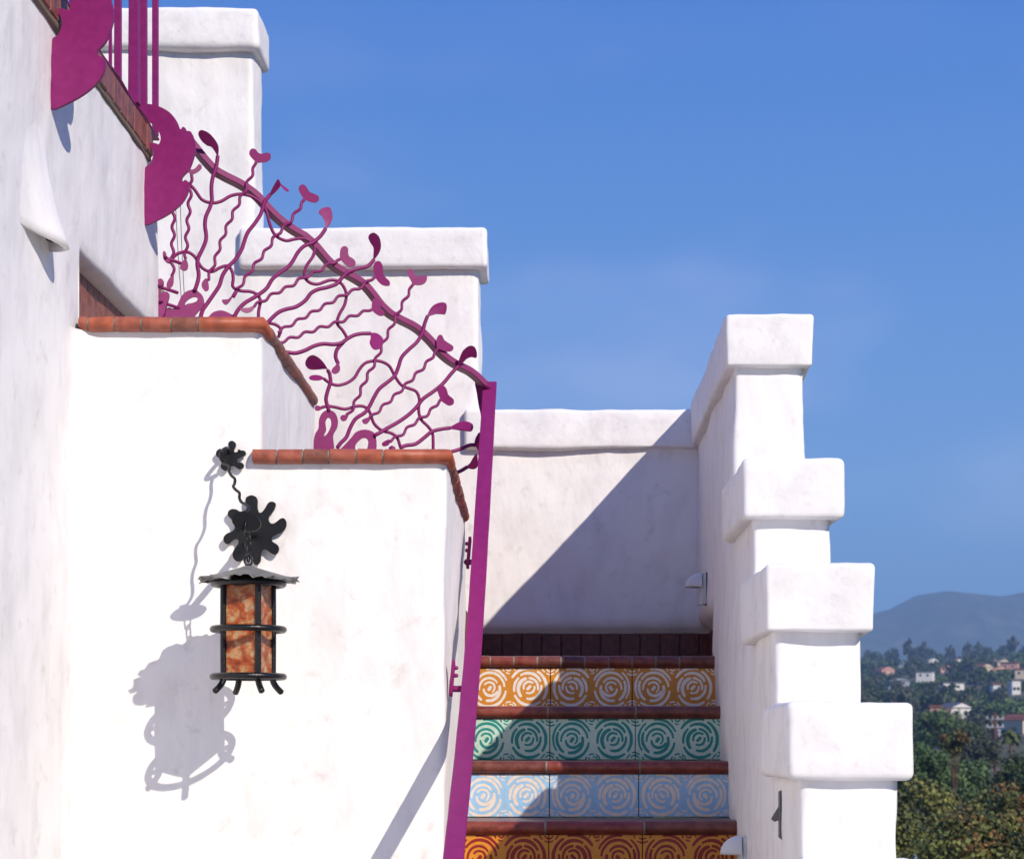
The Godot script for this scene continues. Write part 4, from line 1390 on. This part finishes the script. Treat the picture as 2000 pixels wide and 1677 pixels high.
func limbs(h: float, reach: Vector3, thick: float, n: int, r: RandomNumberGenerator) -> ArrayMesh:
	var st := mb()
	tube(st, spline(PackedVector3Array([Vector3(0, -0.5, 0), Vector3(0.02 * h, h * 0.35, 0.01 * h), Vector3(-0.01 * h, h * 0.72, 0), Vector3(0, h, 0)]), h / 8), thick, thick * 0.45, 8)
	for i in n:
		var from := Vector3(0, h * r.randf_range(0.68, 1.0), 0)
		var dir := Vector3(r.randfn(), absf(r.randfn()) * 0.7 + 0.15, r.randfn()).normalized()
		var to := Vector3(0, h, 0) + dir * reach * r.randf_range(0.5, 0.85)
		var mid := from.lerp(to, 0.5) + Vector3(r.randfn(), r.randfn(), r.randfn()) * reach.x * 0.06
		tube(st, spline(PackedVector3Array([from, mid, to]), from.distance_to(to) / 5), thick * 0.34, thick * 0.08, 5)
	st.generate_normals()
	return st.commit()


func tree(called: String, label: String, at: Vector3, height: float, size: Vector3, clumps: int, per: int, leaf: float, tones: Array, seed_: int, group := "", thick := 0.0, spread := 0.34) -> Node3D:
	var r := RandomNumberGenerator.new()
	r.seed = seed_
	var t := thing(called, label, "tree", at, group)
	var h := height - size.y
	put("trunk", limbs(h, size, thick if thick > 0 else height * 0.022, 9, r), M.bark, t)
	put("crown", crown(size, clumps, per, leaf, tones, r, spread), M.leaf, t, Transform3D(Basis(), Vector3(0, h, 0)))
	return t


func place(x: float, d: float) -> Vector3:
	return Vector3(x, ground_at(x, d) - 0.2, -d)


func house_far(label: String, at: Vector3, w: float, deep: float, h: float, wall_m: Material, roof_m: Material, gable: float, turn: float, group := "") -> Node3D:
	var t := thing("house", label, "house", at, group)
	t.rotation.y = turn
	var st := mb()
	box(st, Vector3(-w / 2, -3, -deep / 2), Vector3(w / 2, h, deep / 2))
	put("wall", finish(st), wall_m, t)
	st = mb()
	st.set_smooth_group(-1)
	var e := 0.5
	if gable > 0.0:
		var a := [Vector3(-w / 2 - e, h - 0.1, deep / 2 + e), Vector3(0, h + gable, deep / 2 + e), Vector3(w / 2 + e, h - 0.1, deep / 2 + e)]
		var back := Vector3(0, 0, -deep - 2 * e)
		tri(st, a[0], a[1], a[2])
		tri(st, a[0] + back, a[2] + back, a[1] + back)
		quad(st, a[0], a[0] + back, a[1] + back, a[1])
		quad(st, a[1], a[1] + back, a[2] + back, a[2])
		quad(st, a[0], a[2], a[2] + back, a[0] + back)
		put("roof", finish(st), roof_m, t)
		st = mb()
		tri(st, Vector3(-w / 2, h - 0.05, deep / 2 + e + 0.02), Vector3(0, h + gable - 0.35, deep / 2 + e + 0.02), Vector3(w / 2, h - 0.05, deep / 2 + e + 0.02))
		put("gable", finish(st), wall_m, t)
	else:
		box(st, Vector3(-w / 2 - e, h, -deep / 2 - e), Vector3(w / 2 + e, h + 0.5, deep / 2 + e))
		put("roof", finish(st), roof_m, t)
	var n := maxi(2, int(w / 3.5))
	for i in n:
		var x := (-0.5 + (i + 0.5) / n) * w * 0.9
		var o := put("window", pane(), M.pane, t, Transform3D(Basis(), Vector3(x, h * 0.52, deep / 2 + 0.03)))
		put("frame", frame(), M.far_white, o)
	return t


var pane_mesh: ArrayMesh
var frame_mesh: ArrayMesh


func pane() -> ArrayMesh:
	if pane_mesh == null:
		var st := mb()
		box(st, Vector3(-0.6, -0.6, -0.02), Vector3(0.6, 0.6, 0.0))
		pane_mesh = finish(st)
	return pane_mesh


func frame() -> ArrayMesh:
	if frame_mesh == null:
		var st := mb()
		for q in [[-0.7, -0.7, 0.7, -0.6], [-0.7, 0.6, 0.7, 0.7], [-0.7, -0.6, -0.6, 0.6], [0.6, -0.6, 0.7, 0.6]]:
			box(st, Vector3(q[0], q[1], -0.02), Vector3(q[2], q[3], 0.05))
		frame_mesh = finish(st)
	return frame_mesh


func landscape() -> void:
	var earth := paint("dry_earth", Color(1, 1, 1), 0.95)
	grain(earth, noise_map(0.01, 5, [[0.0, Color(.20, .22, .14)], [0.5, Color(.32, .32, .20)], [1.0, Color(.48, .43, .32)]], 512, 51), 0.01)
	paint("bark", Color(.36, .29, .24), 0.9)
	paint("rust_wood", Color(.42, .25, .17), 0.85)
	foliage("leaf")
	paint("far_white", Color(.87, .86, .83), 0.7)
	paint("far_cream", Color(.80, .74, .64), 0.7)
	paint("far_pink", Color(.80, .60, .52), 0.7)
	paint("far_grey", Color(.60, .62, .66), 0.7)
	paint("roof_grey", Color(.36, .36, .38), 0.8)
	paint("roof_rust", Color(.52, .31, .24), 0.8)
	paint("pane", Color(.10, .12, .15), 0.2)

	# ground: one sheet of rings round the building, out past the ridge
	var st := mb()
	var rings := []
	for r in [0.5, 12, 30, 60, 100, 150, 200, 250, 300, 360, 430, 520, 610, 700, 800, 900, 1000, 1100, 1200, 1300, 1400, 1500, 1600, 1700, 1850, 2100, 2500, 3200, 4500, 6000, 7200]:
		var row := PackedVector3Array()
		for i in 180:
			var a := TAU * i / 180
			row.append(Vector3(sin(a) * r, ground_at(sin(a) * r, cos(a) * r), -cos(a) * r))
		rings.append(row)
	grid(st, rings, true)
	setting("ground", st, earth)
	# mountains
	st = mb()
	var rock := paint("chaparral", Color(1, 1, 1), 0.95)
	grain(rock, noise_map(0.012, 6, [[0.0, Color(.16, .20, .13)], [0.5, Color(.27, .29, .20)], [1.0, Color(.46, .41, .32)]], 512, 52), 0.0016)
	var rows := []
	var peaks := FastNoiseLite.new()
	peaks.seed = 4
	peaks.frequency = 0.0008
	peaks.fractal_octaves = 5
	for j in 26:
		var row := PackedVector3Array()
		var f := j / 25.0
		var d := 4600.0 + 1800.0 * f
		for i in 161:
			var x := -6000.0 + 12000.0 * i / 160
			var ridge := 423.0 + 13.0 * cos((x - 1110.0) / 57.0) - 42.0 * smoothstep(1060.0, 900.0, x) - 150.0 * smoothstep(900.0, 200.0, x) + 70.0 * smoothstep(1300.0, 2200.0, x)
			var hgt := pow(sin(PI * clampf(f * 1.15, 0, 1)), 0.8) * ridge
			hgt += peaks.get_noise_2d(x, d) * 30.0 * sin(PI * f)
			row.append(Vector3(x, 20 + hgt, -d))
		rows.append(row)
	rows.reverse()
	grid(st, rows)
	setting("mountain_range", st, rock)

	var olive := [Color(.065, .08, .02), Color(.12, .13, .03), Color(.045, .06, .017), Color(.17, .165, .04)]
	var mixed := [Color(.05, .065, .016), Color(.10, .12, .028), Color(.20, .21, .05), Color(.16, .075, .02), Color(.04, .05, .014), Color(.07, .09, .022), Color(.14, .15, .035)]
	var dark := [Color(.022, .042, .016), Color(.035, .06, .02), Color(.055, .085, .028)]
	var green := [Color(.04, .08, .024), Color(.065, .115, .035), Color(.10, .15, .045)]
	var grey_green := [Color(.05, .06, .035), Color(.065, .075, .04), Color(.04, .048, .03)]

	# near trees below the parapet
	var near := tree("broadleaf_tree", "nearest tree with mixed olive and rusty leaves and white blossoms, bottom right", Vector3(6.9, 0, -28.0), 9.35, Vector3(2.5, 1.5, 2.2), 120, 170, 0.075, mixed, 101, "", 0.16, 0.26)
	var r := RandomNumberGenerator.new()
	r.seed = 77
	put("blossom", crown(Vector3(2.45, 1.55, 2.2), 22, 3, 0.10, [Color(.75, .75, .70), Color(.7, .66, .6)], r, 0.05), M.leaf, near, Transform3D(Basis(), Vector3(0, 7.85, 0)))
	tree("broadleaf_tree", "yellow-green tree just behind the lowest parapet pier", Vector3(6.6, 0, -34.0), 9.1, Vector3(1.6, 1.5, 1.6), 70, 120, 0.10, olive, 102, "", 0.14, 0.28)
	tree("broadleaf_tree", "loose olive green tree between the nearest tree and the dark trees", Vector3(11.9, 0, -60.0), 9.0, Vector3(2.0, 1.8, 2.0), 60, 120, 0.14, olive, 103, "", 0.14, 0.3)
	tree("broadleaf_tree", "small olive tree at the right edge above the nearest tree", Vector3(17.0, 0.0, -72.0), 8.6, Vector3(2.0, 1.6, 2.0), 60, 110, 0.16, mixed, 104, "", 0.14, 0.3)
	tree("broadleaf_tree", "broad dark green tree in front of the white gabled house", place(29.0, 140), 9.2, Vector3(3.6, 2.6, 3.2), 70, 130, 0.26, green, 105)
	tree("broadleaf_tree", "dark green tree beside the second parapet pier from below", place(26.0, 135), 9.6, Vector3(2.6, 2.4, 2.6), 60, 120, 0.26, green, 106)
	tree("broadleaf_tree", "deep green tree left of the utility pole", place(33.2, 150), 8.0, Vector3(2.6, 2.2, 2.6), 60, 120, 0.26, dark, 107)
	tree("broadleaf_tree", "very dark round tree at the right edge", place(27.4, 110), 9.1, Vector3(1.6, 1.9, 1.6), 60, 120, 0.2, dark, 108)
	tree("broadleaf_tree", "grey-green tree behind the utility pole", place(52.0, 230), 8.4, Vector3(3.4, 2.6, 3.2), 60, 110, 0.34, grey_green, 109)
	tree("broadleaf_tree", "mid green tree in front of the pink house", place(62.0, 300), 11.5, Vector3(5.0, 3.6, 4.0), 60, 110, 0.42, green, 110)
	tree("broadleaf_tree", "dark tree below the right end of the white gabled house", place(58.0, 262), 9.4, Vector3(3.4, 2.6, 3.4), 60, 110, 0.36, dark, 111)
	tree("slender_tree", "slender bare-trunked tree with a small rusty green top", Vector3(21.4, 0.2, -100.0), 10.6, Vector3(0.95, 0.8, 0.95), 15, 60, 0.17, [Color(.10, .085, .03), Color(.14, .07, .03), Color(.05, .07, .02)], 112, "", 0.10, 0.4)

	# utility pole and cables
	var pole := thing("utility_pole", "rust brown wooden utility pole with two crossarms", "utility pole", place(63.7, 270))
	st = mb()
	tube(st, PackedVector3Array([Vector3(0, -1, 0), Vector3(0, 11.2, 0)]), 0.20, 0.15, 8)
	put("shaft", finish(st), M.rust_wood, pole)
	for k in 2:
		st = mb()
		box(st, Vector3(-1.3, 10.2 - 1.2 * k, -0.08), Vector3(1.3, 10.4 - 1.2 * k, 0.08))
		var arm := put("crossarm", finish(st), M.far_grey, pole)
		for i in 4:
			st = mb()
			tube(st, PackedVector3Array([Vector3(-1.15 + 0.76 * i, 10.4 - 1.2 * k, 0), Vector3(-1.15 + 0.76 * i, 10.7 - 1.2 * k, 0)]), 0.09, 0.06, 6)
			put("insulator", finish(st), M.far_white, arm)
	st = mb()
	tube(st, PackedVector3Array([Vector3(0.5, 7.6, 0), Vector3(0.5, 8.7, 0)]), 0.34, 0.34, 10)
	put("transformer", finish(st), M.far_grey, pole)
	for k in 2:
		var cable := thing("overhead_cable", ["upper dark cable strung from the utility pole", "lower dark cable strung from the utility pole"][k], "cable", pole.position + Vector3(0, 10.4 - 1.9 * k, 0))
		st = mb()
		tube(st, spline(PackedVector3Array([Vector3(-46, -4.6 + k, 30), Vector3(-20, -3.6 + k, 14), Vector3(0, 0.02 - 0.3 * k, 0), Vector3(24, -1.5, 6), Vector3(48, -0.5, 12)]), 3.0), 0.035, 0.035, 5)
		put("strand", finish(st), M.dull_iron, cable)

	# fan palm
	var palm := thing("fan_palm", "fan palm with a thin grey trunk right of the utility pole", "palm", place(58.6, 240))
	r.seed = 9
	st = mb()
	tube(st, PackedVector3Array([Vector3(0, -1, 0), Vector3(0.1, 4, 0), Vector3(0, 8.2, 0)]), 0.22, 0.16, 7)
	put("trunk", finish(st), M.bark, palm)
	for i in 34:
		st = mb()
		var a := r.randf() * TAU
		var lift := r.randf_range(-0.9, 0.9)
		var out := Vector3(cos(a) * cos(lift), sin(lift), sin(a) * cos(lift))
		var side := Vector3(-sin(a), 0, cos(a))
		var len := r.randf_range(1.5, 2.1)
		var last := Vector3(0, 8.2, 0)
		var w0 := 0.08
		for k in 4:
			var f := (k + 1) / 4.0
			var p := Vector3(0, 8.2, 0) + out * len * f + Vector3.DOWN * f * f * 0.7
			var w1: float = [0.22, 0.42, 0.36, 0.05][k]
			quad(st, last - side * w0, last + side * w0, p + side * w1 + Vector3.DOWN * w1 * 0.3, p - side * w1 + Vector3.DOWN * w1 * 0.3)
			last = p
			w0 = w1
		put("frond", finish(st), M.frond, palm)

	# houses
	var homes := []
	var add := func(label: String, px: float, d: float, w: float, deep: float, h: float, wm: Material, rm: Material, gable: float, turn := 0.0, group := "") -> void:
		var x := px * d
		homes.append(Vector2(x, d))
		house_far(label, place(x, d), w * 0.78, deep, h * 0.8, wm, rm, gable, turn, group)
	add.call("white gabled house with a grey roof above the dark trees", 0.2135, 575, 8.6, 10.0, 4.4, M.far_white, M.roof_grey, 1.6, 0.25)
	add.call("pink house beside the white gabled house", 0.2035, 570, 4.0, 8.0, 5.2, M.far_pink, M.roof_rust, 0.0, -0.2)
	add.call("beige house with a rust roof at the right edge, near the palm", 0.250, 470, 8.0, 8.0, 4.2, M.far_cream, M.roof_rust, 1.4, 0.5)
	add.call("long flat white house, left of the two on the lower slope", 0.212, 820, 12.0, 8.0, 4.4, M.far_white, M.roof_grey, 0.0, 0.1)
	add.call("long flat white house, right of the two on the lower slope", 0.2225, 830, 13.0, 8.0, 4.0, M.far_cream, M.roof_grey, 0.0, -0.1)
	add.call("tall narrow white building on the lower slope at the right", 0.2465, 760, 4.5, 6.0, 9.0, M.far_white, M.roof_grey, 0.0)
	add.call("small white building left of the tall narrow one", 0.236, 770, 4.0, 6.0, 6.5, M.far_white, M.roof_rust, 0.0)
	add.call("blue-grey low house at the left of the slope", 0.183, 900, 13.0, 8.0, 3.6, M.far_grey, M.roof_grey, 1.2)
	add.call("bright white house high on the slope below the ridge trees", 0.2165, 1330, 14.0, 9.0, 7.0, M.far_white, M.roof_rust, 0.0, 0.3)
	add.call("white and red-roofed house high on the slope at the right", 0.240, 1290, 12.0, 9.0, 6.0, M.far_cream, M.roof_rust, 2.2)
	for q in [[.176, 1150], [.186, 1370], [.194, 1400], [.201, 1370], [.2095, 1120], [.228, 1180], [.2335, 1360], [.222, 1440], [.244, 1080], [.248, 1420], [.2295, 960], [.198, 960], [.238, 1000], [.205, 1480], [.251, 900], [.17, 1300]]:
		var i := homes.size()
		add.call("small pale house among the hillside trees", q[0], q[1], 9.0 + (i % 4) * 1.6, 8.0, 4.6 + (i % 3), [M.far_cream, M.far_white, M.far_pink, M.far_grey][i % 4], [M.roof_rust, M.roof_grey][i % 2], 1.8 if i % 3 else 0.0, 0.4 * sin(i * 2.0), "pale houses scattered on the hillside")

	# single trees that stand out along the ridge
	r.seed = 21
	var protos := []
	for k in 4:
		var p := tree("ridge_tree", "tall loose tree standing against the mountain on the ridge", Vector3.ZERO, [21.0, 18.0, 15.0, 25.0][k], [Vector3(7, 8, 6.5), Vector3(8.5, 7.5, 8), Vector3(7.5, 7, 7), Vector3(5, 10, 5)][k], [34, 40, 38, 34][k], 44, 1.3, [grey_green, dark, green, grey_green][k], 300 + k, "tall trees along the ridge", 0.5, [0.22, 0.26, 0.30, 0.20][k])
		protos.append(p)
	var spots := [[.1665, 1560, 0], [.171, 1540, 1], [.1755, 1600, 2], [.1805, 1580, 1], [.1885, 1570, 3], [.1925, 1590, 1], [.1975, 1560, 0], [.2015, 1600, 0], [.206, 1570, 2], [.2115, 1550, 3], [.2165, 1600, 2], [.221, 1590, 3], [.2265, 1570, 0], [.2315, 1600, 1], [.2365, 1560, 2], [.241, 1590, 1], [.2455, 1560, 0], [.2505, 1580, 1], [.256, 1570, 0], [.262, 1590, 3], [.16, 1590, 2], [.154, 1570, 0]]
	for i in spots.size():
		var s: Array = spots[i]
		var o: Node3D = protos[s[2]] if i == [0, 1, 2, 4][s[2]] else copy(protos[s[2]], Vector3.ZERO)
		o.transform = Transform3D(Basis(Vector3.UP, i * 1.7).scaled(Vector3.ONE * r.randf_range(0.72, 1.12)), place(s[0] * s[1], s[1]))

	# the wooded hillside as one mass
	for kind in 3:
		var mm := MultiMesh.new()
		mm.transform_format = MultiMesh.TRANSFORM_3D
		mm.mesh = crown(Vector3(1, 0.85, 1), 24, 34, 0.24, [dark, green, grey_green][kind], r, 0.34)
		var list := []
		while list.size() < 1900:
			var d := 95.0 + 1600.0 * pow(r.randf(), 0.85)
			var x := d * r.randf_range(-0.45, 0.65)
			if d < 390.0 and x / d > 0.15 and x / d < 0.27:
				continue
			var size := r.randf_range(2.6, 6.0) * (0.7 + d / 2400.0)
			var free := true
			for hm in homes:
				if hm.y > d - 6.0 and hm.y - d < 70.0 and absf(x - hm.x * d / hm.y) < size + 3.0:
					free = false
			if free:
				list.append(Transform3D(Basis(Vector3.UP, r.randf() * TAU).scaled(Vector3(size, size * r.randf_range(0.75, 1.3), size)), place(x, d) + Vector3.UP * size * 0.55))
		mm.instance_count = list.size()
		for i in list.size():
			mm.set_instance_transform(i, list[i])
		var o := MultiMeshInstance3D.new()
		o.name = ["hillside_woods", "hillside_scrub", "hillside_thicket"][kind]
		o.multimesh = mm
		o.material_override = M.leaf
		o.set_meta("kind", "stuff")
		tag(o, ["dark green woods covering the hillside between the houses", "mid green scrub covering the hillside between the houses", "grey-green thicket covering the hillside between the houses"][kind], "woods")
		add_child(o)


# ---------------------------------------------------------------- the scene

func wisps() -> ImageTexture:
	var w := 1024
	var h := 512
	var im := Image.create(w, h, false, Image.FORMAT_RGBA8)
	var f := FastNoiseLite.new()
	f.seed = 8
	f.frequency = 1.0
	f.fractal_octaves = 5
	f.fractal_gain = 0.5
	for y in h / 2:
		var up := PI / 2 - PI * (y + 0.5) / h
		var band := smoothstep(0.02, 0.12, up) * (1.0 - smoothstep(0.22, 0.42, up))
		for x in w:
			var a := TAU * (x + 0.5) / w
			var n := f.get_noise_3d(cos(a) * cos(up) * 2.6, sin(up) * 7.0, sin(a) * cos(up) * 2.6)
			var k := smoothstep(0.02, 0.55, n) * band
			im.set_pixel(x, y, Color(1.0, 0.86, 0.80, k))
	return ImageTexture.create_from_image(im)


func _ready() -> void:
	rng.seed = 5
	bumps.noise_type = FastNoiseLite.TYPE_SIMPLEX_SMOOTH
	bumps.seed = 3
	bumps.frequency = 1.0
	var cam := Camera3D.new()
	cam.name = "camera"
	cam.position = Vector3(0, EYE, 0)
	cam.projection = Camera3D.PROJECTION_FRUSTUM
	cam.near = 0.1
	cam.far = 20000.0
	cam.size = 0.0465833
	cam.frustum_offset = Vector2(-0.00263889, 0.0169861)
	var look := CameraAttributesPhysical.new()
	look.frustum_focus_distance = 5.6
	look.frustum_focal_length = 50.0
	look.frustum_near = 0.1
	look.frustum_far = 20000.0
	look.exposure_aperture = 6.7
	cam.attributes = look
	add_child(cam)

	var env := Environment.new()
	env.background_mode = Environment.BG_SKY
	var air := ProceduralSkyMaterial.new()
	air.sky_top_color = Color(.0, .335, .735)
	air.sky_horizon_color = Color(.585, .80, .985)
	air.sky_curve = 0.16
	air.ground_bottom_color = Color(.32, .31, .28)
	air.ground_horizon_color = Color(.50, .56, .62)
	air.sun_angle_max = 12.0
	air.sky_cover = wisps()
	air.sky_cover_modulate = Color(.42, .42, .42)
	var sky := Sky.new()
	sky.sky_material = air
	env.sky = sky
	env.tonemap_mode = Environment.TONE_MAPPER_LINEAR
	env.tonemap_exposure = 1.24
	env.sdfgi_enabled = true
	env.ssao_enabled = true
	env.ssil_enabled = true
	env.fog_enabled = true
	env.fog_density = 0.00024
	env.fog_light_color = Color(.66, .83, 1.0)
	var world := WorldEnvironment.new()
	world.name = "air"
	world.environment = env
	add_child(world)
	var sun := DirectionalLight3D.new()
	sun.name = "sun"
	sun.light_energy = 1.42
	sun.light_color = Color(1.0, .95, .885)
	sun.light_angular_distance = 0.5
	sun.shadow_enabled = true
	sun.look_at_from_position(Vector3.ZERO, Vector3(-0.765, -0.81, -1.0))
	add_child(sun)

	materials()
	foliage("frond")
	M.frond.vertex_color_use_as_albedo = false
	M.frond.albedo_color = Color(.30, .34, .16)
	house()
	stepped_parapet()
	back_wall()
	stairs()
	stair_railing()
	handrail()
	balcony_railing()
	lantern()
	step_light(v(0.543, 0.585, 7.0), "white step light on the shaded stair wall above the landing")
	step_light(v(0.543, -0.335, 5.47), "white step light on the stair wall at the bottom edge")
	latch()
	cables()
	landscape()
